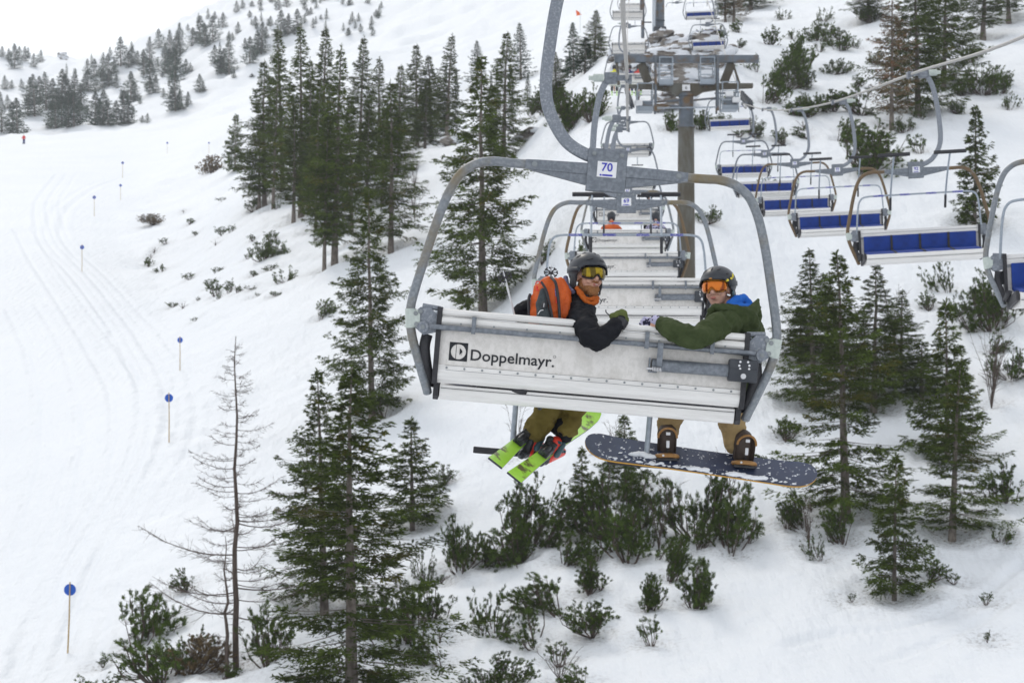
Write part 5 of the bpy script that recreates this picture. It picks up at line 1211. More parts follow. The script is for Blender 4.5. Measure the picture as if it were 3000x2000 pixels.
def helmet(t, m, col_, vents, s=1.0, name='helmet'):
    r = Vector((.118, .142, .118)); c = Vector((0, .008, .045)); nu, nv = 44, 18
    def edge(a):   # lowest polar angle for azimuth a measured from the face (-Y)
        x = abs(a) / math.pi
        return R(np.interp(x, [0, .25, .36, .46, .62, .8, 1], [82, 84, 100, 132, 136, 126, 120]))
    def pt(a, th, k=1.0): return c + Vector((math.sin(a) * math.sin(th) * r.x * k, -math.cos(a) * math.sin(th) * r.y * k, math.cos(th) * r.z * k))
    mb = MB(); vs = []; fs = []
    for lay, k in ((0, 1.0), (1, .93)):
        for j in range(nv + 1):
            for i in range(nu):
                a = -math.pi + 2 * math.pi * i / nu; th = edge(a) * (j + .02) / (nv + .02)
                kk = k * (1 + (.035 if lay == 0 and abs(a) < 1.0 and j >= nv - 1 else 0)); vs.append(m @ pt(a, th, kk))
    def id(l, j, i): return l * (nv + 1) * nu + j * nu + i % nu
    for j in range(nv):
        for i in range(nu): fs.append((id(0, j, i), id(0, j + 1, i), id(0, j + 1, i + 1), id(0, j, i + 1))); fs.append((id(1, j, i), id(1, j, i + 1), id(1, j + 1, i + 1), id(1, j + 1, i)))
    for i in range(nu): fs.append((id(0, nv, i), id(1, nv, i), id(1, nv, i + 1), id(0, nv, i + 1)))
    mb.add(vs, fs, True); h = mb.build(name, M[col_], t); clean(h)
    v = MB()
    for az, th, w_, hh, rr in vents:
        p = pt(R(az), R(th), 1.0); n_ = (p - c); n_ = Vector((n_.x / r.x ** 2, n_.y / r.y ** 2, n_.z / r.z ** 2)).normalized()
        rot = n_.to_track_quat('Z', 'Y').to_matrix() @ Matrix.Rotation(R(rr), 3, 'Z')
        v.ell(m @ p, (w_, hh, .004), m.to_3x3() @ rot, 12, 6)
    v.build('vents', M['rubber'], h)
    e = MB()     # ear pads and chin strap
    for s_ in (1, -1):
        e.ell(m @ Vector((s_ * .098, .018, -.04)), (.016, .034, .048), m.to_3x3(), 14, 8)
        e.tube([m @ Vector((s_ * .095, .0, -.07)), m @ Vector((s_ * .075, -.03, -.105)), m @ Vector((s_ * .03, -.055, -.135))], .007, n=6)
    e.build('ear_pads', M['rubber'], h); return h
def goggles(t, m, lens, frame, s=1.0):
    def ring(a, z, k, up=0): return m @ Vector((math.sin(a) * .098 * k, -math.cos(a) * .112 * k - .012, z))
    A0 = R(60); nA, nZ = 28, 8
    def zlo(a): x = abs(a) / A0; return -.034 + .024 * max(0, 1 - (abs(a) / .26) ** 2) + .012 * x ** 4
    def zhi(a): x = abs(a) / A0; return .040 - .014 * x ** 5
    def patch(f, k, mname, name, par, grow):
        mb = MB(); vs = []
        for lay in (0, 1):
            for i in range(nA + 1):
                a = (-A0 - grow * 6 + (2 * (A0 + grow * 6)) * i / nA); a_ = max(-A0, min(A0, a))
                for j in range(nZ + 1):
                    lo, hi = zlo(a_) - grow, zhi(a_) + grow; z = lo + (hi - lo) * j / nZ
                    bul = 1 - .05 * ((j / nZ - .5) * 2) ** 4
                    vs.append(ring(a, z + .012, (k if lay == 0 else .90) * bul))
        W_ = nZ + 1; B = (nA + 1) * W_; fs = []
        for i in range(nA):
            for j in range(nZ): a = i * W_ + j; fs.append((a, a + W_, a + W_ + 1, a + 1)); fs.append((B + a, B + a + 1, B + a + W_ + 1, B + a + W_))
        for i in range(nA): a = i * W_; fs.append((a, B + a, B + a + W_, a + W_)); a += nZ; fs.append((a, a + W_, B + a + W_, B + a))
        for j in range(nZ): fs.append((j, j + 1, B + j + 1, B + j)); a = nA * W_ + j; fs.append((a, B + a, B + a + 1, a + 1))
        mb.add(vs, fs, True); return clean(mb.build(name, M[mname], par))
    g = patch(None, 1.02, frame, 'goggles', t, .006); patch(None, 1.055, lens, 'lens', g, -.002)
    sb = MB(); P = []
    for i in range(25):
        a = R(58) + (2 * math.pi - 2 * R(58)) * i / 24; P.append(m @ Vector((math.sin(a) * .124, -math.cos(a) * .150 + .008, .030 + .02 * math.sin((i / 24) * math.pi))))
    n_ = len(P); vs = [p + m.to_3x3() @ Vector((0, 0, q)) for p in P for q in (-.016, .016)]
    sb.add(vs, [(2 * i, 2 * i + 2, 2 * i + 3, 2 * i + 1) for i in range(n_ - 1)], True); o = sb.build('goggle_strap', M['gogframe'], g); o.modifiers.new('s', 'SOLIDIFY').thickness = .003
    return g
def glove_hand(mb, wrist, palm_dir, side_dir, r=.011, curl=.6, L=1.0):
    """palm with four unequal bent fingers and a side thumb, as overlapping capsules"""
    d = Vector(palm_dir).normalized(); s = Vector(side_dir); s = (s - d * s.dot(d)).normalized(); n = d.cross(s).normalized()
    w_ = Vector(wrist); k = w_ + d * .088 * L
    for off, w2 in ((-.026, .017), (-.009, .018), (.009, .018), (.026, .016)): mb.cap(w_ + s * off * .6, k + s * off, .022, w2)
    for off, ln in ((-.033, .062), (-.011, .075), (.011, .080), (.033, .068)):
        a = k + s * off; b = a + (d * math.cos(curl * .5) + n * math.sin(curl * .5)) * ln * .5 * L; c = b + (d * math.cos(curl * 1.4) + n * math.sin(curl * 1.4)) * ln * .45 * L; e = c + (d * math.cos(curl * 2.1) + n * math.sin(curl * 2.1)) * ln * .35 * L
        mb.chain([(a, r * 1.25), (b, r * 1.2), (c, r * 1.1), (e, r)])
    a = w_ + s * .032 + d * .015; b = a + (s * .75 + d * .55 + n * .2).normalized() * .042 * L; c = b + (s * .25 + d * .9 + n * .35).normalized() * .035 * L
    mb.chain([(a, r * 1.5), (b, r * 1.35), (c, r * 1.1)])

# ------------------------------------------------ left rider
c1 = CHAIRS[1]; 
man = thing('person', 'bearded rider in black jacket, olive trousers and gold goggles looking back over the backrest', 'person', Matrix.Translation(A(1640, 1130, 14.35)))
MI = man.matrix_world.inverted()
def L1(px, py, d): return MI @ A(px, py, d)
hd = head_parts(man, L1(1722, 812, 14.26), 30, -4, 4, 1.03)
mb = MB(); head_prims(mb, hd, L1(1693, 872, 14.30)); 
wr1 = L1(1816, 942, 13.965)
mb.cap(L1(1693, 872, 14.30), L1(1672, 905, 14.32), .06, .09)
mb.cap(L1(1672, 905, 14.32), L1(1645, 1090, 14.33), .11, .12); mb.cap(L1(1700, 915, 14.18), L1(1752, 985, 13.93), .038, .034); mb.cap(L1(1752, 985, 13.93), wr1, .034, .024)
mb.cap(L1(1672, 905, 14.32), L1(1700, 915, 14.18), .08, .05); glove_hand(mb, wr1, (.30, .55, -.2), (-.4, .5, .6), .0070, 1.0, .30)
for kx, ax in ((1612, 1585), (1680, 1660)): mb.cap(L1(1640, 1100, 14.32), L1(kx, 1140, 14.70), .07, .045); mb.cap(L1(kx, 1140, 14.70), L1(ax, 1225, 14.76), .045, .04)
blob(mb, 'body', M['skin'], man, .0065, 2)
# jacket
mb = MB()
mb.cap(L1(1640, 1110, 14.33), L1(1658, 960, 14.31), .155, .175); mb.ell(L1(1640, 930, 14.34), (.21, .14, .15)); mb.cap(L1(1585, 905, 14.38), L1(1690, 905, 14.24), .085, .088)
mb.cap(L1(1690, 890, 14.26), L1(1672, 868, 14.29), .085, .07)
mb.chain([(L1(1698, 905, 14.20), .095), (L1(1706, 945, 14.05), .092), (L1(1730, 985, 13.90), .078), (L1(1752, 998, 13.875), .066)])
mb.chain([(L1(1752, 998, 13.875), .066), (L1(1782, 975, 13.88), .060), (L1(1804, 955, 13.91), .052), (wr1 + Vector((-.012, -.003, -.008)), .046)])
mb.chain([(L1(1590, 905, 14.40), .08), (L1(1532, 912, 14.45), .058), (L1(1548, 980, 14.6), .05), (L1(1600, 1060, 14.72), .045)])
blob(mb, 'jacket', M['blackjacket'], man, .0095, 2, (.015, 15), 3)
mb = MB()      # collar and folded hood
mb.tube(smooth_path([L1(1655, 822, 14.36), L1(1648, 848, 14.36), L1(1660, 872, 14.26), L1(1690, 890, 14.16), L1(1720, 905, 14.13), L1(1735, 925, 14.14)], 4), [.022, .024, .03, .034, .036, .036, .036, .036, .036, .036, .034, .034, .034, .032, .032, .03, .03, .028, .026, .024, .02], n=10)
mb.tube(smooth_path([L1(1655, 830, 14.34), L1(1650, 862, 14.30), L1(1670, 890, 14.26)], 4), .04, n=10)
blob(mb, 'collar', M['blackjacket'], man, .008, 2, (.006, 22), 8)
mb = MB(); mb.tube(smooth_path([L1(1657, 812, 14.30), L1(1663, 838, 14.24), L1(1680, 856, 14.18)], 4), .016, n=8); mb.build('hood_lining', M['purple'], man)
mb = MB(); mb.tube([L1(1815, 955, 13.915), L1(1826, 938, 13.93)], .040, n=16); mb.build('cuff', M['rubber'], man)
helmet(man, hd, 'helmet', [(-28, 62, .022, .006, 12), (18, 66, .020, .006, -8), (-75, 48, .018, .008, 35), (-58, 30, .014, .006, 50), (10, 30, .018, .006, 80), (50, 35, .014, .006, 110), (-110, 60, .016, .007, 30)])
goggles(man, hd, 'goldlens', 'gogframe')
def he(mb, c, r): mb.ell(hd @ Vector(c), r, hd.to_3x3(), 14, 9)
mb = MB(); he(mb, (0, -.036, -.084), (.060, .056, .040)); he(mb, (0, -.062, -.104), (.040, .036, .034)); he(mb, (.055, -.006, -.052), (.014, .030, .042)); he(mb, (-.055, -.006, -.052), (.014, .030, .042)); he(mb, (0, -.097, -.043), (.028, .008, .006))
blob(mb, 'beard', M['beard'], man, .0055, 1, (.003, 90), 4)
mb = MB(); he(mb, (0, -.1015, -.0615), (.022, .009, .0085)); mb.build('lips', M['lip'], man)
mb = MB(); he(mb, (0, -.1085, -.0605), (.011, .003, .0032)); mb.build('teeth', M['teeth'], man)
mb = MB(); he(mb, (0, -.101, -.026), (.019, .017, .014)); he(mb, (.036, -.074, -.036), (.024, .018, .020)); he(mb, (-.036, -.074, -.036), (.024, .018, .020)); blob(mb, 'cheeks', M['skin'], man, .004, 2)
# neck gaiter
mb = MB(); P = [L1(1690, 845, 14.16), L1(1702, 866, 14.12), L1(1722, 887, 14.10), L1(1743, 890, 14.14), L1(1750, 872, 14.24), L1(1730, 862, 14.34), L1(1695, 846, 14.32)]
mb.tube(smooth_path(P + [P[0]], 4), .0135, n=10); mb.tube(smooth_path([L1(1698, 850, 14.15), L1(1715, 873, 14.13), L1(1736, 876, 14.15), L1(1746, 860, 14.24)], 4), .013, n=8)
blob(mb, 'neck_gaiter', M['gaiter'], man, .007, 1, (.006, 30), 5)
# glove
mb = MB(); glove_hand(mb, L1(1812, 926, 13.99), (.30, .62, -.30), (.45, -.2, -.75), .0125, .9, .8); mb.cap(L1(1806, 930, 13.97), L1(1822, 921, 14.0), .036, .036); mb.cap(L1(1796, 928, 13.98), L1(1812, 920, 14.0), .024, .026); mb.cap(L1(1824, 922, 14.0), L1(1834, 936, 14.0), .028, .020)
blob(mb, 'glove', M['glovegreen'], man, .006, 2, (.004, 40), 6)
mb = MB(); mb.tube(smooth_path([L1(1787, 924, 13.99), L1(1776, 915, 13.99), L1(1775, 907, 13.99)], 3), .004, n=5); mb.tube([L1(1808, 922, 13.97), L1(1787, 924, 13.99)], .004, n=5); mb.build('glove_cord', M['rubber'], man)
# trousers
mb = MB()
mb.chain([(L1(1632, 1125, 14.42), .13), (L1(1622, 1168, 14.72), .088), (L1(1592, 1225, 14.74), .084), (L1(1567, 1266, 14.72), .078)])
mb.chain([(L1(1655, 1125, 14.42), .13), (L1(1690, 1165, 14.74), .090), (L1(1672, 1215, 14.78), .082), (L1(1662, 1250, 14.75), .080)])
blob(mb, 'trousers', M['olivepants'], man, .0095, 3, (.016, 13), 2)
mb = MB(); mb.cap(L1(1652, 1246, 14.75), L1(1655, 1276, 14.75), .066, .052); mb.cap(L1(1630, 1250, 14.80), L1(1640, 1262, 14.80), .045, .045); blob(mb, 'snow_gaiter', M['blackjacket'], man, .009, 2, (.008, 18), 3)
# ski boots
def ski_boot(t, ank, toe, up, name='ski_boot'):
    ank, toe, up = Vector(ank), Vector(toe), Vector(up).normalized(); f = (toe - ank).normalized(); s = f.cross(up).normalized()
    mb = MB(); mb.cap(ank - f * .02 - up * .035, ank + f * .19 - up * .04, .040, .036); mb.cap(ank, ank + up * .065 + f * .03, .044, .046)
    o = blob(mb, name, M['bootred'], t, .007, 1)
    m2 = MB(); m2.cap(ank - f * .045 - up * .045, ank - f * .035 + up * .03, .034, .036); m2.cap(ank - f * .10 - up * .05, ank - f * .05 - up * .03, .026, .034); m2.cap(ank - f * .03 + up * .02 - s * .03, ank - f * .015 + up * .09 - s * .028, .024, .026); blob(m2, 'heel_piece', M['bootblack'], o, .007, 1, (.004, 30))
    m3 = MB()
    for k, (a_, h_) in enumerate(((.0, .085), (.01, .045), (.09, .0), (.13, -.01))):
        c = ank + f * a_ + up * h_; m3.beam(c - s * .055, c + s * .055, .012, .018)
    m3.cap(ank + f * .0 + s * .05, ank + f * .05 + up * .06 + s * .05, .024, .02); m3.build('buckles', M['bootteal'], o); return o
ski_boot(man, L1(1553, 1306, 14.72), L1(1606, 1286, 14.96), (.28, .05, .93)); ski_boot(man, L1(1612, 1325, 14.70), L1(1668, 1298, 14.94), (.34, .05, .93))
# backpack
bpk = thing('backpack', 'orange and grey hiking backpack worn by the bearded rider', 'backpack', Matrix.Translation(A(1612, 915, 14.15)))
BI = bpk.matrix_world.inverted()
def LB(px, py, d): return BI @ A(px, py, d)
mb = MB()
mb.chain([(LB(1592, 935, 14.17), .10), (LB(1598, 870, 14.16), .088), (LB(1606, 840, 14.17), .065)])
mb.chain([(LB(1622, 935, 14.15), .092), (LB(1628, 870, 14.15), .082), (LB(1628, 838, 14.17), .055)]); mb.cap(LB(1570, 930, 14.15), LB(1582, 850, 14.15), .055, .045)
blob(mb, 'bag', M['orangefab'], bpk, .008, 2, (.010, 20), 6)
mb = MB(); mb.chain([(LB(1648, 920, 14.14), .062), (LB(1650, 860, 14.15), .052), (LB(1643, 828, 14.17), .034)]); blob(mb, 'front_pocket', M['orangefab'], bpk, .008, 2, (.008, 22), 9)
mb = MB(); mb.chain([(LB(1602, 935, 14.050), .034), (LB(1594, 900, 14.054), .030), (LB(1592, 850, 14.080), .014)]); mb.chain([(LB(1586, 935, 14.055), .032), (LB(1581, 890, 14.062), .026), (LB(1589, 850, 14.080), .014)]); blob(mb, 'side_panel', M['greyfab'], bpk, .007, 2, (.005, 24), 7)
mb = MB(); mb.tube(smooth_path([LB(1586, 826, 14.072), LB(1600, 850, 14.040), LB(1610, 890, 14.022), (LB(1619, 935, 14.025))], 5), .009, n=6); mb.tube(smooth_path([LB(1614, 812, 14.12), LB(1628, 830, 14.058), LB(1636, 880, 14.040), LB(1640, 935, 14.045)], 5), .010, n=6); mb.build('zips', M['rubber'], bpk)
mb = MB(); mb.ell(LB(1594, 894, 14.018), (.020, .008, .026), Matrix.Rotation(R(15), 3, 'Y')); mb.ell(LB(1594, 894, 14.012), (.016, .008, .021)); mb.build('round_patch', M['rubber'], bpk)
mb = MB(); mb.tube([LB(1594, 888, 14.003), LB(1593, 899, 14.003)], .002, n=5); mb.tube(smooth_path([LB(1576, 920, 14.015), LB(1583, 910, 14.012), LB(1592, 908, 14.015)], 3), .003, n=5); mb.build('mark_and_loop', M['white'], bpk)
mb = MB(); mb.tube(smooth_path([LB(1569, 832, 14.08), LB(1573, 825, 14.07), LB(1580, 826, 14.07), LB(1584, 834, 14.07)], 3), .004, n=6); mb.ell(LB(1573, 842, 14.07), (.008, .006, .014)); mb.ell(LB(1575, 850, 14.065), (.010, .006, .006)); mb.build('grab_cord', M['bootred'], bpk)
mb = MB(); mb.tube([LB(1628, 845, 14.062), LB(1630, 868, 14.052)], .006, n=6); mb.build('pale_zip_tape', M['sticker'], bpk)
mb = MB(); mb.tube([LB(1631, 870, 14.052), LB(1630, 888, 14.052)], .005, n=6); mb.build('red_pull_tab', M['bootred'], bpk)
mb = MB(); mb.tube(smooth_path([LB(1553, 862, 14.14), LB(1549, 880, 14.12), LB(1551, 925, 14.12)], 4), .010, n=6); mb.tube(smooth_path([LB(1640, 815, 14.2), LB(1660, 850, 14.2), LB(1668, 890, 14.12)], 4), .012, n=6); mb.build('straps', M['rubber'], bpk)
# ski poles
def ski_pole(label, basket, hand, tip, par=None):
    b = Vector(basket); h = Vector(hand); ax = (b - h).normalized(); u, v = perp(ax)
    t = thing('ski_pole', label, 'ski pole', Matrix.Translation(h), 'ski poles of the bearded rider'); b = b - h; h = Vector((0, 0, 0))
    m_ = MB(); m_.cyl(h, b, .009, .007, n=10); m_.build('shaft', M['poleshaft'], t)
    m_ = MB(); m_.cyl(b, b + ax * .05, .006, .002, n=8); m_.build('tip', M['metal'], t)
    m_ = MB(); fr = (u if abs(u.y) > abs(v.y) else v)
    nrm = (ax * .55 + Vector((0, -1, 0)) * .8).normalized(); u2, v2 = perp(nrm)
    m_.cyl(b - nrm * .006, b + nrm * .006, .014, n=12)
    for k in range(8):
        a = k * 6.28318 / 8; e = u2 * math.cos(a) + v2 * math.sin(a); e1 = u2 * math.cos(a + .25) + v2 * math.sin(a + .25); e2 = u2 * math.cos(a - .25) + v2 * math.sin(a - .25)
        m_.beam(b + e * .01, b + e * .036, .006, .007); m_.tube([b + e1 * .045, b + e * .040, b + e2 * .045], .006, n=5)
    m_.build('basket', M['rubber'], t)
    m_ = MB(); m_.cap(h - ax * .10, h + ax * .02, .017, .013); m_.build('grip', M['rubber'], t); return t
ski_pole('white shafted ski pole sticking up left of the backpack, basket on top', A(1479, 812, 14.35), A(1560, 1135, 14.15), None)
ski_pole('ski pole hidden behind the backpack with only its black basket showing', A(1614, 798, 14.42), A(1585, 1150, 14.3), None)
# skis
def ski(label, tail, tip, wv, first=True):
    tail, tip, wv = Vector(tail), Vector(tip), Vector(wv); c = (tail + tip) / 2; s = (tip - tail); Ln = s.length; s.normalize(); wv = (wv - s * wv.dot(s)).normalized(); n = wv.cross(s).normalized()
    if n.y > 0: n = -n
    t = thing('ski', label, 'ski', Matrix.Translation(c), 'pair of lime skis')
    def shape(k): # along t 0..1 -> half width, lift
        hw = .057 - .018 * math.sin(min(1, k * 1.05) * math.pi) + .006 * k
        if k > .94: hw *= math.sqrt(max(0, 1 - ((k - .94) / .06) ** 2)) + .02
        lift = .10 * max(0, (k - .84) / .16) ** 2
        return hw, lift
    ks = list(np.linspace(0, .93, 26)) + [.95, .965, .98, .99, 1.0]; vs = []; 
    for k in ks:
        hw, lf = shape(k); p = -s * Ln / 2 + s * Ln * k + n * lf; vs += [p - wv * hw, p + wv * hw, p - wv * hw - n * .013, p + wv * hw - n * .013]
    top = MB(); top.add(vs, [(4 * i, 4 * i + 1, 4 * i + 5, 4 * i + 4) for i in range(len(ks) - 1)], True); top.build('top_sheet', M['limeski'], t)
    m_ = MB(); fs = []
    for i in range(len(ks) - 1):
        a = 4 * i; b = a + 4; fs += [(a + 2, b + 2, b + 3, a + 3), (a, b, b + 2, a + 2), (a + 1, a + 3, b + 3, b + 1)]
    fs.append((0, 2, 3, 1)); vs2 = [v - n * .0006 for v in vs]; m_.add(vs2, fs, False); m_.build('base', M['skiside'], t)
    m_ = MB(); q = Matrix((wv, s, n)).transposed()
    for o, sz in ((-.24, (.075, .13, .05)), (-.17, (.06, .08, .07))): m_.box(s * o + n * (sz[2] / 2 + .001), sz, q, .008)
    m_.cap(s * -.30 + n * .04, s * -.24 + n * .055, .022, .02); m_.build('heel_binding', M['bootblack'], t)
    m_ = MB(); m_.box(s * .10 + n * .024, (.07, .10, .045), q, .008); m_.build('toe_binding', M['bootblack'], t)
    return t, (s, wv, n, c)
W_ = Vector((.085, -.012, -.067))
ski('lime ski with squared tail, left one of the pair', A(1452, 1354, 14.05) , A(1632, 1196, 15.6), W_)
ski('lime ski whose rounded tip shows right of the trouser leg', A(1507, 1397, 14.0), A(1733, 1222, 15.6), W_)
# things lying on the seat, seen through the gap
mb = MB(); mb.cap(A(1405, 1133, 14.06), A(1500, 1141, 14.06), .014, .012); mb.cap(A(1500, 1141, 14.05), A(1535, 1148, 14.03), .022, .02); tag(mb.build('pole_strap', M['rubber']), 'black strap and pole handle poking through the gap above the seat of the front carrier', 'strap')

# ------------------------------------------------ right rider
man2 = thing('person', 'rider in olive green hooded jacket, tan trousers and orange goggles looking left over the backrest', 'person', Matrix.Translation(A(2165, 1160, 14.35)))
MI2 = man2.matrix_world.inverted()
def L2(px, py, d): return MI2 @ A(px, py, d)
hd2 = head_parts(man2, L2(2104, 850, 14.26), -26, -2, -3, 1.0)
mb = MB(); head_prims(mb, hd2, L2(2135, 910, 14.30)); wr2 = L2(1930, 948, 13.99)
mb.cap(L2(2135, 910, 14.30), L2(2160, 1130, 14.34), .10, .12); mb.cap(L2(2128, 940, 14.14), L2(2033, 1000, 13.92), .04, .036); mb.cap(L2(2033, 1000, 13.92), wr2, .034, .024); mb.cap(L2(2150, 930, 14.3), L2(2128, 940, 14.14), .07, .05)
glove_hand(mb, wr2, (-.6, .2, .05), (.3, .4, .7), .0075, 1.0, .42)
for kx, ax in ((1985, 1960), (2142, 2152)): mb.cap(L2(2150, 1130, 14.34), L2(kx, 1165, 14.72), .07, .045); mb.cap(L2(kx, 1165, 14.72), L2(ax, 1240, 14.79), .045, .04)
blob(mb, 'body', M['skin'], man2, .0065, 2)
mb = MB()
mb.cap(L2(2165, 1140, 14.34), L2(2165, 990, 14.30), .15, .15); mb.ell(L2(2158, 958, 14.30), (.17, .14, .12)); mb.cap(L2(2120, 925, 14.20), L2(2190, 950, 14.34), .07, .08)
mb.chain([(L2(2140, 942, 14.14), .095), (L2(2095, 962, 14.0), .088), (L2(2055, 985, 13.90), .076), (L2(2032, 993, 13.87), .066)])
mb.chain([(L2(2032, 993, 13.87), .066), (L2(1998, 978, 13.87), .072), (L2(1967, 965, 13.90), .062), (L2(1942, 950, 13.94), .050)])
mb.chain([(L2(2200, 960, 14.42), .08), (L2(2205, 1010, 14.6), .06), (L2(2170, 1080, 14.75), .05)])
blob(mb, 'jacket', M['olivejacket'], man2, .0095, 2, (.016, 14), 11)
mb = MB()      # hood lying on the shoulder, high collar peak
mb.chain([(L2(2095, 897, 14.09), .022), (L2(2088, 915, 14.10), .036), (L2(2085, 935, 14.12), .04)])
mb.chain([(L2(2095, 900, 14.08), .024), (L2(2125, 905, 14.09), .038), (L2(2155, 915, 14.10), .05), (L2(2190, 925, 14.14), .055), (L2(2205, 950, 14.18), .05)])
mb.chain([(L2(2172, 935, 14.12), .055), (L2(2200, 915, 14.18), .045), (L2(2216, 890, 14.24), .022), (L2(2221, 877, 14.26), .008)])
mb.chain([(L2(2180, 960, 14.16), .05), (L2(2205, 958, 14.20), .042), (L2(2219, 930, 14.24), .026), (L2(2222, 900, 14.26), .018)]); mb.chain([(L2(2150, 905, 14.36), .05), (L2(2195, 905, 14.34), .045)])
blob(mb, 'hood', M['olivejacket'], man2, .008, 3, (.010, 18), 5)
mb = MB(); mb.chain([(L2(2140, 892, 14.17), .030), (L2(2160, 880, 14.20), .036), (L2(2178, 872, 14.24), .024), (L2(2200, 893, 14.24), .022)]); mb.cap(L2(2145, 900, 14.15), L2(2190, 902, 14.20), .03, .03); blob(mb, 'inner_hood', M['bluehood'], man2, .007, 2, (.006, 26), 4)
mb = MB(); mb.tube([L2(1942, 950, 13.94), L2(1932, 947, 13.955)], .049, n=16); mb.build('cuff', M['olivejacket'], man2)
h2 = helmet(man2, hd2, 'helmet', [(-42, 50, .020, .006, 60), (-5, 40, .022, .007, 95), (28, 45, .020, .007, 40), (60, 62, .018, .008, 20), (88, 70, .014, .007, 0), (-80, 50, .018, .008, 70)])
goggles(man2, hd2, 'orangelens', 'gogorange')
mb = MB(); mb.ell(hd2 @ Vector((-.0, -.135, .065)), (.013, .005, .0055), hd2.to_3x3()); mb.build('front_badge', M['gogorange'], h2)
mb = MB()
for c_, r_ in (((.094, -.078, .052), (.013, .008, .009)), ((.112, -.045, .066), (.006, .016, .008)), ((.117, -.028, .085), (.005, .008, .016))): mb.ell(hd2 @ Vector(c_), r_, hd2.to_3x3())
mb.build('yellow_marks', M['yellow'], h2)
me = text_mesh('SMOOTH', .022, .0008); me = text_mesh('SMOTH', .02, .0008) if False else me
bpy.data.meshes.remove(me)
mb = MB(); mb.ell(hd2 @ Vector((.108, -.005, -.03)), (.008, .018, .022), hd2.to_3x3()); mb.build('ear_vent', M['bootteal'], h2)
mb = MB()
def he2(mb, c, r): mb.ell(hd2 @ Vector(c), r, hd2.to_3x3(), 14, 9)
he2(mb, (0, -.101, -.060), (.022, .010, .0085)); mb.build('lips', M['lip'], man2)
mb = MB(); he2(mb, (0, -.101, -.026), (.019, .018, .014)); he2(mb, (.033, -.078, -.030), (.020, .016, .015)); he2(mb, (-.033, -.078, -.030), (.020, .016, .015)); blob(mb, 'cheeks', M['skin'], man2, .004, 2)
mb = MB(); glove_hand(mb, L2(1930, 940, 13.995), (-.42, .60, -.16), (-.15, -.35, -.8), .0120, .7, .8); mb.cap(L2(1936, 944, 13.97), L2(1920, 938, 14.0), .036, .036); blob(mb, 'glove', M['glovepat'], man2, .006, 2)
mb = MB()
mb.chain([(L2(2100, 1150, 14.45), .12), (L2(1985, 1195, 14.78), .082), (L2(1958, 1235, 14.80), .076), (L2(1956, 1258, 14.80), .076)])
mb.chain([(L2(2160, 1150, 14.45), .12), (L2(2142, 1200, 14.78), .094), (L2(2150, 1270, 14.82), .082), (L2(2153, 1292, 14.82), .080)])
blob(mb, 'trousers', M['tanpants'], man2, .0095, 3, (.016, 12), 21)
def snow_boot(t, ank, up, fwd):
    ank, up, f = Vector(ank), Vector(up).normalized(), Vector(fwd).normalized(); s = f.cross(up).normalized()
    m_ = MB(); m_.cap(ank - up * .03, ank + up * .13, .060, .066); m_.cap(ank - up * .055, ank + f * .16 - up * .06, .045, .045); m_.cap(ank - f * .03 - up * .06, ank - up * .05, .045, .05)
    o = blob(m_, 'snowboard_boot', M['bootbrown'], t, .009, 1, (.003, 40)); 
    m_ = MB(); m_.box(ank - f * .062 + up * .01, (.010, .012, .15), None, .003); m_.build('heel_pull', M['rubber'], o); return o
UPB = (0, -.30, .95); 
snow_boot(man2, L2(1954, 1318, 14.80), UPB, (.05, .95, .1)); snow_boot(man2, L2(2172, 1338, 14.80), (.05, -.30, .95), (-.3, .9, .1))
# snowboard
bl, br_ = A(1712, 1302, 14.72), A(2392, 1398, 14.72); bc = (bl + br_) / 2
sb = thing('snowboard', 'navy snowboard dusted with snow, golden edge, strapped to the right rider', 'snowboard', Matrix.Translation(bc))
s = (br_ - bl); Ln = s.length; s.normalize(); wv = Vector((.02, -.78, -.60)); wv = (wv - s * wv.dot(s)).normalized(); n = s.cross(-wv).normalized()
if n.z < 0: n = -n
ks = [0, .004, .012, .025, .045, .07, .10] + list(np.linspace(.14, .86, 24)) + [.90, .93, .955, .975, .988, .996, 1.0]; vs = []
for k in ks:
    e = min(k, 1 - k); hw = .125 + .013 * min(1, abs(k - .5) * 2.4) ** 2
    if e < .10: hw *= math.sqrt(max(1e-4, 1 - ((.10 - e) / .10) ** 2.4))
    lf = .035 * max(0, (.14 - e) / .14) ** 1.6; p = -s * Ln / 2 + s * Ln * k + n * lf
    vs += [p - wv * hw, p + wv * hw, p - wv * hw - n * .011, p + wv * hw - n * .011]
m_ = MB(); m_.add(vs, [(4 * i, 4 * i + 1, 4 * i + 5, 4 * i + 4) for i in range(len(ks) - 1)], True); m_.build('deck', M['board'], sb)
m_ = MB(); fs = []
for i in range(len(ks) - 1):
    a = 4 * i; b = a + 4; fs += [(a + 2, b + 2, b + 3, a + 3), (a, b, b + 2, a + 2), (a + 1, a + 3, b + 3, b + 1)]
m_.add([v - n * .0008 for v in vs], fs, False); m_.build('edge_and_base', M['boardedge'], sb)
rnd = random.Random(5); m_ = MB()
for k in range(120):
    u_ = rnd.uniform(-.47, .47) * Ln; v_ = rnd.choice((rnd.uniform(.04, .12), rnd.uniform(.09, .12), rnd.uniform(-.11, .11)))
    r_ = rnd.uniform(.003, .010) * (1.5 if v_ > .08 else 1); m_.ell(s * u_ + wv * v_ + n * .003, (r_ * 1.5, r_, r_ * .5), Matrix.Rotation(rnd.uniform(-.4, .4), 3, 'Z'), 8, 6)
for u_, v_ in ((-.42, .02), (-.38, .03), (-.35, .04), (-.45, .035), (.27, .10), (.32, .105), (.37, .11), (.42, .10), (.22, .10), (.02, .10), (-.05, .10)): m_.ell(s * u_ + wv * v_ + n * .006, (.05, .022, .015), None, 10, 7)
tag(blob(m_, 'clinging_snow', M['snowlump'], sb, .005, 1, (.004, 60)), kind='stuff')
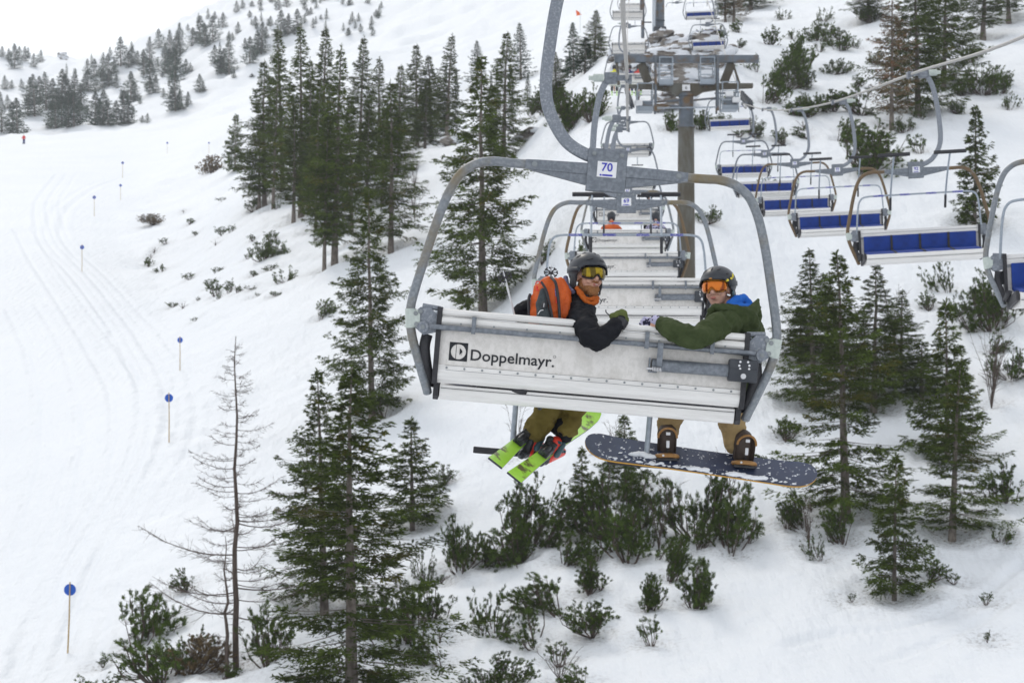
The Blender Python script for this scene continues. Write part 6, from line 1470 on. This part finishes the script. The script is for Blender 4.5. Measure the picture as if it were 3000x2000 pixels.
def binding(px, py, d, tilt):
    c = A(px, py, d) - bc; q = Matrix.Rotation(R(tilt), 3, 'Y')
    up_ = q @ Vector((0, -.28, .96)).normalized(); rt = q @ Vector((1, 0, 0)); bk = rt.cross(up_)
    # highback: curved shield
    m_ = MB(); nu, nv = 12, 12; vs = []
    for lay, k in ((0, 0), (1, .008)):
        for j in range(nv + 1):
            t_ = j / nv; hw = .062 + .004 * math.sin(t_ * 3); hw *= math.sqrt(max(.02, 1 - max(0, (t_ - .80) / .20) ** 2))
            for i in range(nu + 1):
                a = -1 + 2 * i / nu; vs.append(c + rt * hw * a + up_ * (t_ * .20) - bk * (-.060 + .045 * a * a - k) * -1)
    Wd = nu + 1; B = (nv + 1) * Wd; fs = []
    for j in range(nv):
        for i in range(nu): a = j * Wd + i; fs += [(a, a + 1, a + Wd + 1, a + Wd), (B + a, B + a + Wd, B + a + Wd + 1, B + a + 1)]
    m_.add(vs, fs, True); hb = clean(m_.build('highback', M['bootbrown'], sb))
    m_ = MB(); P = []
    for i in range(21):
        a = i / 20 * math.pi; P.append(c + rt * .064 * math.cos(a) + up_ * (.135 + .068 * math.sin(a)) + bk * (.058 - .035 * math.cos(a) ** 2) * -1 * -1 * -1 if False else c + rt * .064 * math.cos(a) + up_ * (.135 + .068 * math.sin(a)) + Vector((0, -.062 + .04 * math.cos(a) ** 2, 0)))
    m_.tube(P, .008, n=8); m_.build('highback_rim', M['bindtan'], hb)
    m_ = MB(); P = [c + rt * x_ + up_ * z_ + Vector((0, y_, 0)) for x_, y_, z_ in ((-.072, .08, .0), (-.074, .0, .0), (-.062, -.055, .005), (-.03, -.078, .01), (.03, -.078, .01), (.062, -.055, .005), (.074, .0, .0), (.072, .08, .0))]
    m_.tube(smooth_path(P, 3), .016, n=8); m_.build('heel_cup', M['bindtan'], sb)
    m_ = MB(); m_.box(c + up_ * .09 + Vector((0, -.070, 0)), (.022, .012, .05), q, .004); m_.box(c + up_ * .165 + Vector((0, -.066, 0)), (.03, .01, .022), q, .004); m_.cyl(c + up_ * .01 + rt * -.03 + Vector((0, -.09, 0)), c + up_ * .01 + rt * -.03 + Vector((0, -.096, 0)), .008, n=8); m_.build('buckle', M['metal'], hb)
    m_ = MB(); m_.box(c + up_ * -.018 + Vector((0, .03, 0)), (.15, .22, .02), q, .005); m_.build('base_plate', M['rubber'], sb)
binding(1953, 1337, 14.74, 1); binding(2180, 1358, 14.74, 5)

# ------------------------------------------------ riders farther up, seen from behind
def far_rider(chair, x, jc, pc, label, pack=None, skis='limeski'):
    t = thing('person', label, 'person', chair.matrix_world @ Matrix.Translation((x, .28, -1.39)))
    mb = MB(); mb.ell((0, 0, .74), (.08, .095, .11)); mb.cap((0, 0, .5), (0, 0, .66), .06, .055); mb.cap((0, 0, .1), (0, 0, .45), .13, .15); mb.cap((0, -.0, .1), (.0, .45, .02), .12, .07); mb.cap((0, .4, 0), (0, .45, -.4), .06, .05)
    mb.cap((-.2, .1, .4), (-.25, .35, .15), .05, .035); mb.cap((.2, .1, .4), (.25, .35, .15), .05, .035); blob(mb, 'body', M['skin'], t, .03, 2)
    mb = MB(); mb.cap((0, 0, .08), (0, 0, .40), .17, .18); mb.cap((-.15, 0, .46), (.15, 0, .46), .09, .09); mb.cap((-.20, 0, .44), (-.29, .12, .18), .075, .06); mb.cap((-.29, .12, .18), (-.2, .38, .14), .06, .045); mb.cap((.20, 0, .44), (.29, .12, .18), .075, .06); mb.cap((.29, .12, .18), (.2, .38, .14), .06, .045); mb.cap((0, 0, .46), (0, 0, .60), .10, .075)
    blob(mb, 'jacket', M[jc], t, .025, 2, (.012, 9), int(x * 10) + 20)
    mb = MB()
    for sx in (-.1, .1): mb.cap((sx, .05, .06), (sx * 1.3, .46, .04), .10, .075); mb.cap((sx * 1.3, .46, .04), (sx * 1.3, .50, -.38), .072, .06)
    blob(mb, 'trousers', M[pc], t, .025, 2)
    mb = MB(); mb.ell((0, 0, .79), (.12, .14, .115)); mb.ell((0, .03, .72), (.11, .11, .10)); blob(mb, 'helmet', M['helmet'], t, .02, 1)
    mb = MB()
    for sx in (-.13, .13): mb.cap((sx, .44, -.46), (sx, .66, -.46), .06, .055)
    blob(mb, 'ski_boots', M['bootblack'], t, .02, 1)
    if pack:
        mb = MB(); mb.cap((-.12, -.16, .40), (-.11, -.17, .05), .015, .015); mb.cap((.12, -.16, .40), (.11, -.17, .05), .015, .015); mb.build('shoulder_straps', M['rubber'], t)
    for sx in (-.13, .13):
        k = thing('ski', 'ski on the left foot of the ' + label if sx < 0 else 'ski on the right foot of the ' + label, 'ski', chair.matrix_world @ Matrix.Translation((x + sx, .62, -1.94)), 'skis of the riders farther up')
        k['label'] = ' '.join(k['label'].split()[:16]); mb = MB(); mb.extrude([(-.05, -.75), (.05, -.75), (.04, 0), (.05, .70), (.04, .80), (0, .85), (-.04, .80), (-.05, .70), (-.04, 0)], -.006, .006, 'z'); mb.build('ski_blade', M[skis], k)
        mb = MB(); mb.box((0, 0, .03), (.07, .3, .04), None, .01); mb.build('ski_binding', M['bootblack'], k)
    return t
bpy.context.view_layer.update()
far_rider(CHAIRS[4], -.42, 'orangefab', 'navy', 'rider in bright orange jacket with black straps seen from behind', pack=True)
far_rider(CHAIRS[4], .74, 'glovepat', 'tanpants', 'rider in patterned dark jacket beside the orange one')
far_rider(CHAIRS[5], .72, 'blackjacket', 'blackjacket', 'dark clad rider one carrier uphill of the orange one')
far_rider(CHAIRS[8], -.68, 'neon', 'blackjacket', 'rider in neon yellow behind the tower beam')
far_rider(CHAIRS[8], .12, 'navy', 'navy', 'rider in navy right of the neon yellow one')
far_rider(CHAIRS[8], .58, 'red', 'blackjacket', 'rider in red at the right end beside the navy one')
far_rider(CHAIRS[11], .2, 'red', 'navy', 'tiny rider in red on the far carrier near the top')
# lone skier on the run
g = hit(70, 422); t = thing('person', 'tiny skier in red jacket and blue trousers standing on the run near the crest', 'person', g)
for part_, P, mt in (('body', [((0, 0, 1.35), .1), ((0, 0, 1.62), .105)], 'skin'), ('jacket', [((-.02, 0, .95), .2), ((0, 0, 1.35), .21)], 'red'), ('trousers', [((-.1, 0, .15), .1), ((-.08, 0, .9), .14), ((.08, 0, .9), .14), ((.12, 0, .15), .1)], 'navy')):
    mb = MB(); mb.chain([(Vector(p), r) for p, r in P])
    if part_ == 'jacket': mb.cap((-.2, 0, 1.35), (-.34, -.1, 1.0), .08, .06); mb.cap((.2, 0, 1.35), (.34, -.1, 1.0), .08, .06)
    blob(mb, part_, M[mt], t, .03, 2)
for sx in (-.12, .14):
    mb = MB(); mb.box((sx, 0, .03), (.09, 1.7, .03)); mb.build('ski', M['skiside'], t)
# ================================================================ tree wells and fallen needles that also paint contact shade under the trees
me = bpy.data.objects['snow_slope'].data; nv = len(me.vertices); co = np.empty(nv * 3, np.float32); me.vertices.foreach_get("co", co); co = co.reshape(-1, 3)
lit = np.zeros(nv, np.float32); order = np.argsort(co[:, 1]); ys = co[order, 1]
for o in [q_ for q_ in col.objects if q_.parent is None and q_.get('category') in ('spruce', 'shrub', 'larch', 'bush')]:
    x, y, z = o.matrix_world.translation
    if y > 230: continue
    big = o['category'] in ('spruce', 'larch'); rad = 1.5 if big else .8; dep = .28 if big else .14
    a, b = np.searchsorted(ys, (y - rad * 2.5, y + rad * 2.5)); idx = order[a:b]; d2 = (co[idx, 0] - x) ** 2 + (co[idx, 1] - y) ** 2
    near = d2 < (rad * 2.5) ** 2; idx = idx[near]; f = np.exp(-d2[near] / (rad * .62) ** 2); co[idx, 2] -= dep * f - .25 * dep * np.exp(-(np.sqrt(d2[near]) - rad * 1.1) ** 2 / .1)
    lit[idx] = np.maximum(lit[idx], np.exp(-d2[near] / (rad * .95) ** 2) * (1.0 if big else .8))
me.vertices.foreach_set("co", co.reshape(-1)); at = me.attributes.new("litter_shade", 'FLOAT', 'POINT'); at.data.foreach_set("value", lit); me.update()
# ================================================================ haze
mb = MB(); mb.box((0, 40, 150), (3900, 3000, 640))
hz = mb.build("haze", None); hm = bpy.data.materials.new("thin_haze"); hm.use_nodes = True; t = hm.node_tree
for n in list(t.nodes):
    if n.type == 'BSDF_PRINCIPLED': t.nodes.remove(n)
out = [n for n in t.nodes if n.type == 'OUTPUT_MATERIAL'][0]
pv = t.nodes.new("ShaderNodeVolumePrincipled"); pv.inputs["Color"].default_value = (.93, .96, 1, 1); pv.inputs["Density"].default_value = .0002; pv.inputs["Anisotropy"].default_value = .2
t.links.new(pv.outputs[0], out.inputs["Volume"]); hz.data.materials.append(hm); tag(hz, kind='stuff')
